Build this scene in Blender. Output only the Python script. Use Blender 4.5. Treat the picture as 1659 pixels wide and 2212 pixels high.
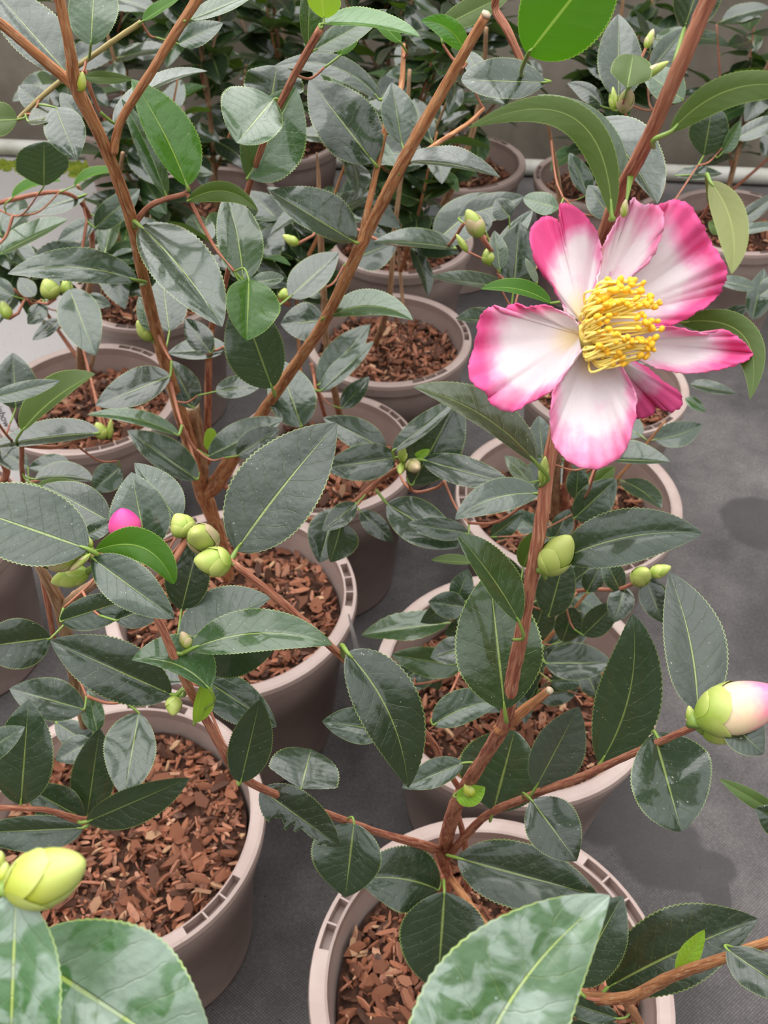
import bpy, bmesh, math, random
from mathutils import Vector, Matrix
random.seed(7)
for o in list(bpy.data.objects): bpy.data.objects.remove(o)
SC = bpy.context.scene
COL = SC.collection

# ------------------------------------------------------------------ camera
W, H, F = 1659.0, 2212.0, 2100.0
PITCH = math.radians(44.0)
CAMZ = 1.035
CP, SP = math.cos(PITCH), math.sin(PITCH)
CAM = Vector((0, 0, CAMZ))
RT, UP, FW = Vector((1, 0, 0)), Vector((0, SP, CP)), Vector((0, CP, -SP))
cd = bpy.data.cameras.new('camera'); cam = bpy.data.objects.new('camera', cd); COL.objects.link(cam)
cam.location = CAM; cam.rotation_euler = (math.pi/2 - PITCH, 0, 0)
cd.sensor_fit = 'VERTICAL'; cd.sensor_height = 24.0; cd.lens = 24.0*F/H
cd.clip_start = 0.01; cd.clip_end = 50
cd.dof.use_dof = True; cd.dof.focus_distance = 0.42; cd.dof.aperture_fstop = 18.0
SC.camera = cam

# ------------------------------------------------------------------ light: overcast daylight through the greenhouse roof
wd = bpy.data.worlds.new('overcast_sky'); SC.world = wd; wd.use_nodes = True
bg = wd.node_tree.nodes['Background']
_nt = wd.node_tree
_tc = _nt.nodes.new('ShaderNodeTexCoord'); _sx = _nt.nodes.new('ShaderNodeSeparateXYZ'); _nt.links.new(_tc.outputs['Generated'], _sx.inputs[0])
_mr = _nt.nodes.new('ShaderNodeMapRange'); _nt.links.new(_sx.outputs[2], _mr.inputs[0])
_mr.inputs[1].default_value = 0.0; _mr.inputs[2].default_value = 1.0; _mr.inputs[3].default_value = 0.5; _mr.inputs[4].default_value = 1.5   # overcast: about three times brighter overhead
_nt.links.new(_mr.outputs[0], bg.inputs['Strength'])
bg.inputs['Color'].default_value = (0.965, 0.98, 1.0, 1)
sd = bpy.data.lights.new('sun_offscreen', 'SUN'); sd.energy = 1.9; sd.angle = math.radians(75); sd.color = (1, 0.985, 0.96)
so = bpy.data.objects.new('sun_offscreen', sd); COL.objects.link(so); so.location = (-1, 1, 4)
so.rotation_euler = (math.radians(-24), math.radians(-16), 0)
SC.view_settings.view_transform = 'Standard'; SC.view_settings.look = 'None'
SC.view_settings.gamma = 1; SC.view_settings.use_curve_mapping = False
SC.view_settings.exposure = 0.82

# ------------------------------------------------------------------ pixel helpers (a pixel gives a direction, z the distance along the lens axis)
def at(x, y, z):
    return CAM + (FW + RT*((x - W/2)/F) - UP*((y - H/2)/F))*z
def on_plane(x, y, Z):
    d = FW + RT*((x - W/2)/F) - UP*((y - H/2)/F)
    k = (Z - CAMZ)/d.z
    return CAM + d*k, k
def smooth(a, b, x):
    t = max(0.0, min(1.0, (x - a)/(b - a))); return t*t*(3 - 2*t)

# ------------------------------------------------------------------ materials
def mat(name):
    m = bpy.data.materials.new(name); m.use_nodes = True
    nt = m.node_tree; nt.nodes.clear()
    out = nt.nodes.new('ShaderNodeOutputMaterial')
    return m, nt, out
class G:
    """tiny node-graph helper"""
    def __init__(s, nt): s.nt = nt
    def n(s, t, **kw):
        x = s.nt.nodes.new('ShaderNode' + t)
        for k, v in kw.items(): setattr(x, k, v)
        return x
    def set(s, sock, v):
        if hasattr(v, 'is_output') or isinstance(v, bpy.types.NodeSocket): s.nt.links.new(v, sock)
        else: sock.default_value = v
    def math(s, op, a, b=0.0, clamp=False):
        x = s.n('Math', operation=op, use_clamp=clamp); s.set(x.inputs[0], a); s.set(x.inputs[1], b); return x.outputs[0]
    def ramp(s, v, lo, hi, a=0.0, b=1.0):
        x = s.n('MapRange', interpolation_type='SMOOTHSTEP'); s.set(x.inputs['Value'], v)
        for k, q in (('From Min', lo), ('From Max', hi), ('To Min', a), ('To Max', b)): x.inputs[k].default_value = q
        return x.outputs[0]
    def mix(s, f, a, b):
        x = s.n('Mix', data_type='RGBA'); s.set(x.inputs[0], f)
        s.set(x.inputs[6], a if not isinstance(a, tuple) else (*a, 1)); s.set(x.inputs[7], b if not isinstance(b, tuple) else (*b, 1))
        return x.outputs[2]
    def noise(s, vec, scale, detail=3, rough=.55, dist=0.0):
        x = s.n('TexNoise'); x.inputs['Scale'].default_value = scale; x.inputs['Detail'].default_value = detail
        x.inputs['Roughness'].default_value = rough; x.inputs['Distortion'].default_value = dist
        if vec is not None: s.set(x.inputs['Vector'], vec)
        return x.outputs['Fac']
    def scale(s, vec, sc):
        x = s.n('Mapping'); s.set(x.inputs['Vector'], vec); x.inputs['Scale'].default_value = sc; return x.outputs[0]
    def bump(s, h, strength, dist):
        x = s.n('Bump'); x.inputs['Strength'].default_value = strength; x.inputs['Distance'].default_value = dist
        s.set(x.inputs['Height'], h); return x.outputs[0]
    def bsdf(s, col, rough, normal=None, spec=.5, coat=0.0, coat_r=.2, sss=0.0):
        x = s.n('BsdfPrincipled'); s.set(x.inputs['Base Color'], col if not isinstance(col, tuple) else (*col, 1))
        s.set(x.inputs['Roughness'], rough); x.inputs['Specular IOR Level'].default_value = spec
        x.inputs['Coat Weight'].default_value = coat; x.inputs['Coat Roughness'].default_value = coat_r
        if normal is not None: s.set(x.inputs['Normal'], normal)
        return x.outputs[0]

def leaf_material(name, top, vein, under, trans, tfac, rough=.30, dust=0.0, gloss=.85):
    m, nt, out = mat(name); g = G(nt)
    uv = g.n('UVMap'); uv.uv_map = 'UVMap'
    sx = g.n('SeparateXYZ'); nt.links.new(uv.outputs[0], sx.inputs[0]); u, v = sx.outputs[0], sx.outputs[1]
    vv = g.math('ABSOLUTE', g.math('SUBTRACT', g.math('MULTIPLY', v, 2.0), 1.0))
    oi = g.n('ObjectInfo'); rnd = oi.outputs['Random']
    tc = g.n('TexCoord'); obj = tc.outputs['Object']
    n1 = g.noise(obj, 60, 3)
    n2 = g.noise(obj, 420, 3)
    # mid-rib and side veins
    wid = g.math('ADD', g.math('MULTIPLY', u, -0.042), 0.056)
    rib = g.math('SUBTRACT', 1.0, g.ramp(g.math('DIVIDE', vv, wid), .45, 1.1))
    ph = g.math('ADD', g.math('SUBTRACT', g.math('MULTIPLY', u, 8.5), g.math('MULTIPLY', vv, 1.5)), g.math('MULTIPLY', n1, 1.1))
    fr = g.math('FRACT', ph)
    tri = g.math('ABSOLUTE', g.math('SUBTRACT', fr, 0.5))
    side = g.math('MULTIPLY', g.ramp(tri, .455, .5), g.math('SUBTRACT', 1.0, g.ramp(vv, .7, .95)))
    edge = g.ramp(vv, .962, .985)
    hue = g.n('HueSaturation'); g.set(hue.inputs['Color'], (*top, 1))
    g.set(hue.inputs['Value'], g.math('ADD', g.math('MULTIPLY', rnd, .9), .55))
    g.set(hue.inputs['Hue'], g.math('ADD', g.math('MULTIPLY', rnd, .03), .485))
    col = g.mix(g.math('MULTIPLY', n1, .6), hue.outputs[0], tuple(c*1.6 for c in top))
    col = g.mix(g.math('MULTIPLY', side, .12), col, vein)
    col = g.mix(g.math('MULTIPLY', rib, .75), col, vein)
    col = g.mix(g.math('MULTIPLY', edge, .6), col, tuple(min(1, c*1.25) for c in vein))
    if dust:
        d1 = g.noise(obj, 105, 3, .5, 1.2); dm = g.math('MULTIPLY', g.math('MULTIPLY', g.ramp(d1, .40, .56), g.ramp(g.noise(obj, 26, 2), .34, .62)), dust)
        sp = g.math('MULTIPLY', g.ramp(g.noise(obj, 420, 3), .69, .75), .7)
        col = g.mix(g.math('MAXIMUM', dm, sp), col, (.34, .41, .36))
    else:
        sp = g.math('MULTIPLY', g.ramp(g.noise(obj, 900, 1), .74, .78), .6)
        col = g.mix(sp, col, (.5, .5, .42))
    bh = g.math('ADD', g.math('MULTIPLY', side, -.22), g.math('ADD', g.math('MULTIPLY', n2, .35), g.math('MULTIPLY', rib, -.8)))
    bh = g.math('ADD', bh, g.math('MULTIPLY', g.noise(obj, 150, 2), .6))
    quilt = g.math('MULTIPLY', g.math('COSINE', g.math('MULTIPLY', ph, 2*math.pi)), g.math('MULTIPLY', g.ramp(vv, .05, .35), g.ramp(vv, .98, .75)))
    bh = g.math('ADD', bh, g.math('ADD', g.math('MULTIPLY', quilt, -.07), g.math('MULTIPLY', g.noise(obj, 62, 3, .5), 2.6)))
    nb = g.bump(bh, .75, .0011)
    rg = g.math('ADD', g.math('MULTIPLY', n1, .2), rough - .10)
    topb = g.bsdf(col, rg, nb, .38, gloss, .10)
    ucol = g.mix(g.math('MULTIPLY', rib, .6), g.mix(g.math('MULTIPLY', n1, .5), under, tuple(c*.75 for c in under)), vein)
    ucol = g.mix(g.math('MULTIPLY', edge, .6), ucol, tuple(min(1, c*1.3) for c in vein))
    undb = g.bsdf(ucol, .5, g.bump(bh, .25, .0006), .35)
    tr = g.n('BsdfTranslucent'); g.set(tr.inputs['Color'], g.mix(g.math('MULTIPLY', rib, .5), trans, vein))
    ge = g.n('NewGeometry')
    ms = g.n('MixShader'); g.set(ms.inputs[0], ge.outputs['Backfacing']); nt.links.new(topb, ms.inputs[1]); nt.links.new(undb, ms.inputs[2])
    m2 = g.n('MixShader'); m2.inputs[0].default_value = tfac; nt.links.new(ms.outputs[0], m2.inputs[1]); nt.links.new(tr.outputs[0], m2.inputs[2])
    nt.links.new(m2.outputs[0], out.inputs[0])
    return m
VEIN = (.24, .31, .085)
LM = {
 'd': leaf_material('leaf_dark_green', (.019, .034, .017), VEIN, (.085, .135, .035), (.10, .22, .02), .14),
 'm': leaf_material('leaf_mid_green', (.031, .064, .021), (.31, .41, .11), (.066, .108, .016), (.11, .23, .010), .18),
 'b': leaf_material('leaf_fresh_green', (.055, .15, .020), (.42, .60, .10), (.055, .16, .006), (.12, .40, .006), .42),
 'y': leaf_material('leaf_young_lime', (.20, .36, .03), (.50, .62, .12), (.24, .40, .04), (.40, .62, .03), .35, .42),
 'g': leaf_material('leaf_matt_grey_green', (.046, .060, .046), (.27, .34, .12), (.10, .14, .05), (.10, .18, .03), .10, .46, 0, .15),
 'o': leaf_material('leaf_olive', (.045, .065, .026), (.30, .36, .10), (.17, .19, .05), (.22, .27, .05), .20, .42),
 'w': leaf_material('leaf_lime_spotted', (.042, .100, .032), (.46, .58, .14), (.10, .18, .05), (.2, .38, .05), .18, .32, .60),
}

def bark_material(name, c1, c2, c3):
    m, nt, out = mat(name); g = G(nt)
    uv = g.n('UVMap'); uv.uv_map = 'UVMap'
    s1 = g.noise(g.scale(uv.outputs[0], (8, 30, 1)), 1.0, 4, .6, .4)
    s2 = g.noise(g.scale(uv.outputs[0], (20, 90, 1)), 1.0, 3)
    col = g.mix(g.ramp(s1, .38, .6), c1, c2); col = g.mix(g.math('MULTIPLY', g.ramp(s2, .52, .64), .6), col, c3)
    nt.links.new(g.bsdf(col, .62, g.bump(g.math('ADD', s1, g.math('MULTIPLY', s2, .5)), .55, .0010), .3), out.inputs[0])
    return m
M_BARK = bark_material('twig_bark_orange', (.28, .10, .042), (.50, .22, .092), (.62, .40, .23))
M_RED = bark_material('twig_bark_red', (.24, .070, .044), (.45, .18, .105), (.60, .32, .20))
M_TAN = bark_material('trunk_bark_tan', (.24, .125, .065), (.43, .26, .145), (.52, .37, .24))
M_STRAW = bark_material('twig_bark_straw', (.36, .27, .10), (.48, .38, .17), (.52, .42, .22))

def simple(name, col, rough, spec=.5, nscale=0, nstr=0, bump=0, col2=None):
    m, nt, out = mat(name); g = G(nt)
    tc = g.n('TexCoord'); nb = None; c = col
    if nscale:
        nz = g.noise(tc.outputs['Object'], nscale, 4)
        c = g.mix(g.ramp(nz, .35, .7), col, col2 or tuple(min(1, x*1.25) for x in col))
        if bump: nb = g.bump(nz, .5, bump)
    nt.links.new(g.bsdf(c, rough, nb, spec), out.inputs[0]); return m
M_PET = simple('petiole_lime', (.19, .29, .05), .45)
M_WHITE = simple('white_plastic', (.86, .86, .88), .4)
M_INK = simple('black_ink', (.05, .045, .05), .6)
M_PVC = simple('pipe_plastic', (.55, .53, .48), .5, .5, 14, 1, 0, (.40, .38, .32))
M_MOSS = simple('moss_green', (.10, .14, .015), .9, .1, 90, 1, .004, (.22, .24, .03))
M_CUT = simple('cut_wood', (.52, .40, .28), .7)

def pot_material():
    m, nt, out = mat('pot_taupe_plastic'); g = G(nt)
    tc = g.n('TexCoord'); o = tc.outputs['Object']
    nz = g.noise(o, 22, 4); n2 = g.noise(o, 230, 3)
    col = g.mix(g.ramp(nz, .35, .7), (.36, .265, .235), (.42, .32, .285))
    col = g.mix(g.math('MULTIPLY', g.ramp(n2, .66, .74), .5), col, (.17, .12, .095))
    nt.links.new(g.bsdf(col, .42, g.bump(n2, .08, .0005), .45), out.inputs[0]); return m
M_POT = pot_material()

def chip_material(island):
    m, nt, out = mat('bark_chip_fine' if island else 'bark_chip'); g = G(nt)
    if island: r = g.n('NewGeometry').outputs['Random Per Island']
    else: r = g.n('ObjectInfo').outputs['Random']
    tc = g.n('TexCoord'); o = tc.outputs['Object']
    nz = g.noise(o, 260, 4)
    cr = g.n('ValToRGB'); g.set(cr.inputs[0], r); el = cr.color_ramp.elements
    el[0].position = 0; el[0].color = (.050, .018, .010, 1); el[1].position = 1; el[1].color = (.56, .34, .19, 1)
    for p, c in ((.22, (.12, .040, .020)), (.5, (.24, .080, .038)), (.78, (.36, .130, .066)), (.92, (.42, .19, .115))):
        e = el.new(p); e.color = (*c, 1)
    col = g.mix(g.math('MULTIPLY', g.ramp(nz, .4, .7), .45), cr.outputs[0], (.26, .14, .09))
    nt.links.new(g.bsdf(col, .62, g.bump(nz, .6, .001), .35), out.inputs[0]); return m
M_CHIP, M_CHIPF = chip_material(False), chip_material(True)
M_SOIL = simple('soil_dark_peat', (.030, .014, .009), .9, .2, 150, 1, .004, (.075, .032, .018))

def petal_material():
    m, nt, out = mat('petal_white_pink'); g = G(nt)
    at_ = g.n('Attribute'); at_.attribute_name = 'pk'
    uv = g.n('UVMap'); uv.uv_map = 'UVMap'
    st = g.noise(g.scale(uv.outputs[0], (10, 2.4, 1)), 1.0, 3, .55, .3)
    tc = g.n('TexCoord'); blotch = g.noise(tc.outputs['Object'], 110, 3)
    f = g.math('ADD', at_.outputs['Fac'], g.math('MULTIPLY', g.math('SUBTRACT', st, .5), .8))
    f = g.math('ADD', f, g.math('MULTIPLY', g.math('SUBTRACT', blotch, .5), .9))
    pale = g.mix(g.ramp(f, .06, .62), (.83, .75, .765), (.82, .40, .57))
    col = g.mix(g.ramp(f, .42, 1.15), pale, (.80, .105, .31))
    sx = g.n('SeparateXYZ'); nt.links.new(uv.outputs[0], sx.inputs[0])
    col = g.mix(g.math('SUBTRACT', 1.0, g.ramp(sx.outputs[1], .05, .34)), col, (.86, .70, .44))
    nb = g.bump(g.math('ADD', g.math('MULTIPLY', st, 1.0), blotch), .40, .0009)
    b = g.bsdf(col, .55, nb, .25)
    tr = g.n('BsdfTranslucent'); g.set(tr.inputs['Color'], col)
    ms = g.n('MixShader'); ms.inputs[0].default_value = .3; nt.links.new(b, ms.inputs[1]); nt.links.new(tr.outputs[0], ms.inputs[2])
    nt.links.new(ms.outputs[0], out.inputs[0]); return m
M_PETAL = petal_material()
M_FIL = simple('filament_yellow', (.98, .79, .19), .5)
M_ANTH = simple('anther_amber', (.90, .50, .02), .6)
def bud_material(name, base, tip):
    m, nt, out = mat(name); g = G(nt)
    uv = g.n('UVMap'); uv.uv_map = 'UVMap'; sx = g.n('SeparateXYZ'); nt.links.new(uv.outputs[0], sx.inputs[0])
    tc = g.n('TexCoord'); nz = g.noise(tc.outputs['Object'], 160, 3)
    f = g.math('ADD', sx.outputs[1], g.math('MULTIPLY', g.math('SUBTRACT', nz, .5), .5))
    col = g.mix(g.ramp(f, .35, .95), base, tip)
    nt.links.new(g.bsdf(col, .42, g.bump(nz, .2, .0004), .4), out.inputs[0]); return m
M_BUD = bud_material('bud_scale_green', (.25, .35, .045), (.43, .48, .13))
M_BUD2 = bud_material('bud_scale_tipped', (.28, .37, .05), (.52, .40, .24))
M_BUDY = bud_material('bud_scale_yellow', (.42, .47, .04), (.50, .56, .16))
M_BUDP = bud_material('bud_petal_pink', (.80, .10, .30), (.74, .045, .25))
M_BUDW = bud_material('bud_petal_pink_white', (.74, .58, .36), (.85, .16, .34))

# ------------------------------------------------------------------ object helpers
def link(name, verts, faces, m, parent=None, loc=None, uvs=None, smooth_=True, attr=None, mats=None, fm=None):
    me = bpy.data.meshes.new(name); me.from_pydata([tuple(v) for v in verts], [], faces)
    for q in (mats or [m]): me.materials.append(q)
    if fm:
        for p, i in zip(me.polygons, fm): p.material_index = i
    if smooth_:
        me.polygons.foreach_set('use_smooth', [True]*len(me.polygons))
    if uvs:
        l = me.uv_layers.new(name='UVMap'); vi = [0]*len(me.loops); me.loops.foreach_get('vertex_index', vi)
        l.data.foreach_set('uv', [c for i in vi for c in uvs[i]])
    if attr:
        a = me.attributes.new('pk', 'FLOAT', 'POINT'); a.data.foreach_set('value', attr)
    me.update()
    o = bpy.data.objects.new(name, me); COL.objects.link(o)
    if loc is not None: o.location = loc
    if parent is not None: o.parent = parent
    return o
def tag(o, label, cat, group=None):
    o['label'] = label; o['category'] = cat
    if group: o['group'] = group
    return o
def struct(o): o['kind'] = 'structure'; return o
def catmull(P, n):
    out = []; m = len(P)
    for i in range(m - 1):
        a, b, c, d = P[max(i-1, 0)], P[i], P[i+1], P[min(i+2, m-1)]
        for k in range(n):
            t = k/n
            out.append(tuple(.5*((2*b[j]) + (c[j]-a[j])*t + (2*a[j]-5*b[j]+4*c[j]-d[j])*t*t + (3*b[j]-a[j]-3*c[j]+d[j])*t**3) for j in range(len(a))))
    out.append(tuple(P[-1])); return out
def tube_data(pts, rads, sides=8, knob=0.0, cap=True):
    n = len(pts); V = []; UVs = []; Fc = []; length = 0
    up = Vector((.31, .2, .93)).normalized()
    for i in range(n):
        t = (pts[min(i+1, n-1)] - pts[max(i-1, 0)])
        t = t.normalized() if t.length > 1e-9 else Vector((0, 0, 1))
        a = t.cross(up); a = a.normalized() if a.length > 1e-4 else t.orthogonal().normalized(); b = t.cross(a)
        if i: length += (pts[i] - pts[i-1]).length
        for k in range(sides):
            th = 2*math.pi*k/sides
            r = rads[i]*(1 + knob*random.uniform(-1, 1))
            V.append(pts[i] + a*(r*math.cos(th)) + b*(r*math.sin(th))); UVs.append((k/sides, length))
    for i in range(n - 1):
        for k in range(sides):
            k2 = (k+1) % sides
            Fc.append((i*sides+k, i*sides+k2, (i+1)*sides+k2, (i+1)*sides+k))
    if cap:
        Fc.append(tuple(range(sides))[::-1]); Fc.append(tuple((n-1)*sides + k for k in range(sides)))
    return V, Fc, UVs

# ------------------------------------------------------------------ the setting
def floor_material():
    m, nt, out = mat('weed_control_fabric'); g = G(nt)
    tc = g.n('TexCoord'); o = tc.outputs['Object']
    sx = g.n('SeparateXYZ'); nt.links.new(o, sx.inputs[0]); X, Y = sx.outputs[0], sx.outputs[1]
    wx = g.math('SINE', g.math('MULTIPLY', X, 2*math.pi/.0042)); wy = g.math('SINE', g.math('MULTIPLY', Y, 2*math.pi/.0032))
    weave = g.math('MULTIPLY', wx, wy)
    fine = g.noise(o, 260, 3, .7); big = g.noise(o, 4.2, 4, .6); mid = g.noise(o, 38, 4, .65)
    dust = g.ramp(big, .32, .68, .10, .50)
    col = g.mix(dust, g.mix(big, (.020, .019, .019), (.036, .033, .032)), (.225, .200, .194))
    col = g.mix(g.math('MULTIPLY', g.ramp(mid, .35, .7), .4), col, (.055, .050, .048))
    thr = g.ramp(g.math('ADD', g.math('MULTIPLY', weave, .35), fine), .45, .95)
    col = g.mix(g.math('MULTIPLY', thr, g.math('ADD', g.math('MULTIPLY', dust, .75), .10)), col, (.42, .385, .375))
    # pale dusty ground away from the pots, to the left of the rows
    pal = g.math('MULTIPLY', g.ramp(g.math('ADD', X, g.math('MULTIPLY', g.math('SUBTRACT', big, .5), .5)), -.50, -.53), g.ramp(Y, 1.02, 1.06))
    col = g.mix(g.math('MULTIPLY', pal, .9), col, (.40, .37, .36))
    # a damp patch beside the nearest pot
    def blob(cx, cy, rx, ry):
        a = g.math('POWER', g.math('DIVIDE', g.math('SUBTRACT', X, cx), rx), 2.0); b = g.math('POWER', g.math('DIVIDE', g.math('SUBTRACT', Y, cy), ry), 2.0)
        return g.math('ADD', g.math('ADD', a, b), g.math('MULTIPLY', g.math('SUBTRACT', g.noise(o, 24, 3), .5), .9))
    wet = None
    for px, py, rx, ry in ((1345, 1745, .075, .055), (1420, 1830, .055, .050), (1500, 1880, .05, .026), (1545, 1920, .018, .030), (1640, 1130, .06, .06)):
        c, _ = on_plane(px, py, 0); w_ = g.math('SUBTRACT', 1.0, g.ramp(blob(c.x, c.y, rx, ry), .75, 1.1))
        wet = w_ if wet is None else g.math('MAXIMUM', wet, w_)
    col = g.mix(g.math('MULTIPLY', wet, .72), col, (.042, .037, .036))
    spk = g.ramp(g.noise(o, 190, 1), .73, .76)
    col = g.mix(g.math('MULTIPLY', spk, .8), col, (.02, .015, .012))
    nb = g.bump(g.math('ADD', weave, g.math('MULTIPLY', fine, 1.4)), .5, .0007)
    nt.links.new(g.bsdf(col, g.math('SUBTRACT', .72, g.math('MULTIPLY', wet, .2)), nb, .3), out.inputs[0]); return m
def grid(name, x0, x1, y0, y1, n, m, zf):
    V = [(x0+(x1-x0)*i/n, y0+(y1-y0)*j/n, 0) for j in range(n+1) for i in range(n+1)]
    V = [(x, y, zf(x, y)) for x, y, _ in V]
    Fc = [(j*(n+1)+i, j*(n+1)+i+1, (j+1)*(n+1)+i+1, (j+1)*(n+1)+i) for j in range(n) for i in range(n)]
    return link(name, V, Fc, m)
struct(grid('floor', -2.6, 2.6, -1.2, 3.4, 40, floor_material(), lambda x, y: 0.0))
def wall_material():
    m, nt, out = mat('wall_weathered_render'); g = G(nt)
    tc = g.n('TexCoord'); o = tc.outputs['Object']
    a = g.noise(o, 2.2, 5, .6); b = g.noise(g.scale(o, (9, 9, 1.2)), 1.0, 4, .6); c = g.noise(o, 60, 3)
    col = g.mix(g.ramp(a, .35, .65), (.165, .14, .11), (.30, .26, .21)); col = g.mix(g.math('MULTIPLY', g.ramp(b, .5, .75), .5), col, (.12, .10, .075))
    nt.links.new(g.bsdf(col, .85, g.bump(c, .3, .003), .2), out.inputs[0]); return m
WALLM = wall_material()
WA, WB = Vector((-2.6, 2.567, 0)), Vector((2.6, 2.106, 0))
wdir = (WB - WA).normalized(); wn = Vector((wdir.y, -wdir.x, 0))
def wall_y(x): return WA.y + (x - WA.x)*(WB.y - WA.y)/(WB.x - WA.x)
wv = []
for p, t in ((WA, 0), (WB, 0), (WB - wn*.12, 0), (WA - wn*.12, 0)):
    wv.append(p.copy())
WH = 1.7
wv += [v + Vector((0, 0, WH)) for v in wv]
struct(link('wall_back', wv, [(0, 1, 5, 4), (1, 2, 6, 5), (2, 3, 7, 6), (3, 0, 4, 7), (4, 5, 6, 7), (0, 3, 2, 1)], WALLM, smooth_=False))
def box_wall(name, x0, x1, y0, y1):
    V = [(x, y, z) for z in (0, WH) for x, y in ((x0, y0), (x1, y0), (x1, y1), (x0, y1))]
    struct(link(name, V, [(0, 1, 5, 4), (1, 2, 6, 5), (2, 3, 7, 6), (3, 0, 4, 7), (4, 5, 6, 7), (0, 3, 2, 1)], WALLM, smooth_=False))
box_wall('blocker_wall_left', -2.72, -2.6, -1.32, 2.7); box_wall('blocker_wall_right', 2.6, 2.72, -1.32, 2.25); box_wall('blocker_wall_front', -2.6, 2.6, -1.32, -1.2)  # unseen walls added outside the view to block low light from the sides

def pipe():
    r = .019; a = Vector((-1.9, wall_y(-1.9) - .075, r)); b = Vector((1.5, wall_y(1.5) - .075, r))
    pts = [a.lerp(b, i/20) for i in range(21)]
    V, Fc, U = tube_data(pts, [r]*21, 14)
    o = link('water_pipe', [v - a for v in V], Fc, M_PVC, loc=a, uvs=U)
    tag(o, 'pale plastic water pipe lying along the foot of the wall', 'pipe')
    for k in (5, 11):
        p = pts[k]; d = (b - a).normalized()
        V, Fc, U = tube_data([p - d*.03, p + d*.03], [r*1.22]*2, 14)
        link('coupling', [v - a for v in V], Fc, M_PVC, o, uvs=U)
pipe()
def moss():
    V, Fc = [], []
    rr = random.Random(3)
    for cx in (-.95, -.78, -.62, -.36, -.27):
        for k in range(110):
            x = cx + rr.gauss(0, .05); y = wall_y(x) - .11 - abs(rr.gauss(0, .03)); s = rr.uniform(.006, .014)
            i0 = len(V)
            for a in range(5):
                th = a*2*math.pi/5; V.append((x + s*math.cos(th), y + s*math.sin(th), 0.0))
            V.append((x, y, s*rr.uniform(.6, 1.2)))
            Fc += [(i0+a, i0+(a+1) % 5, i0+5) for a in range(5)]
    o = link('moss', V, Fc, M_MOSS); o['kind'] = 'stuff'; tag(o, 'yellow-green moss cushions growing in front of the wall', 'moss')
moss()

# ------------------------------------------------------------------ potted plants
POTH = .235
class Plant: pass
PL = {}
CHIPS = []
for k in range(10):
    rr = random.Random(100+k); n = rr.choice((5, 6, 6, 7)); V = []
    el = rr.uniform(.42, .95)
    ring = []
    for i in range(n):
        th = 2*math.pi*i/n + rr.uniform(-.25, .25); r = rr.uniform(.38, .56); ring.append((r*math.cos(th), r*el*math.sin(th)))
    tl = rr.uniform(-.12, .12)
    V = [(x*.92, y*.92, -.10) for x, y in ring] + [(x, y, .07 + tl*x + rr.uniform(-.03, .03)) for x, y in ring] + [(0, 0, .10)]
    Fc = [tuple(range(n))[::-1]] + [(i, (i+1) % n, n+(i+1) % n, n+i) for i in range(n)] + [(n+i, n+(i+1) % n, 2*n) for i in range(n)]
    me = bpy.data.meshes.new('bark_chip'); me.from_pydata(V, [], Fc); me.materials.append(M_CHIP); me.update()
    CHIPS.append((me, V, Fc))

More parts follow.
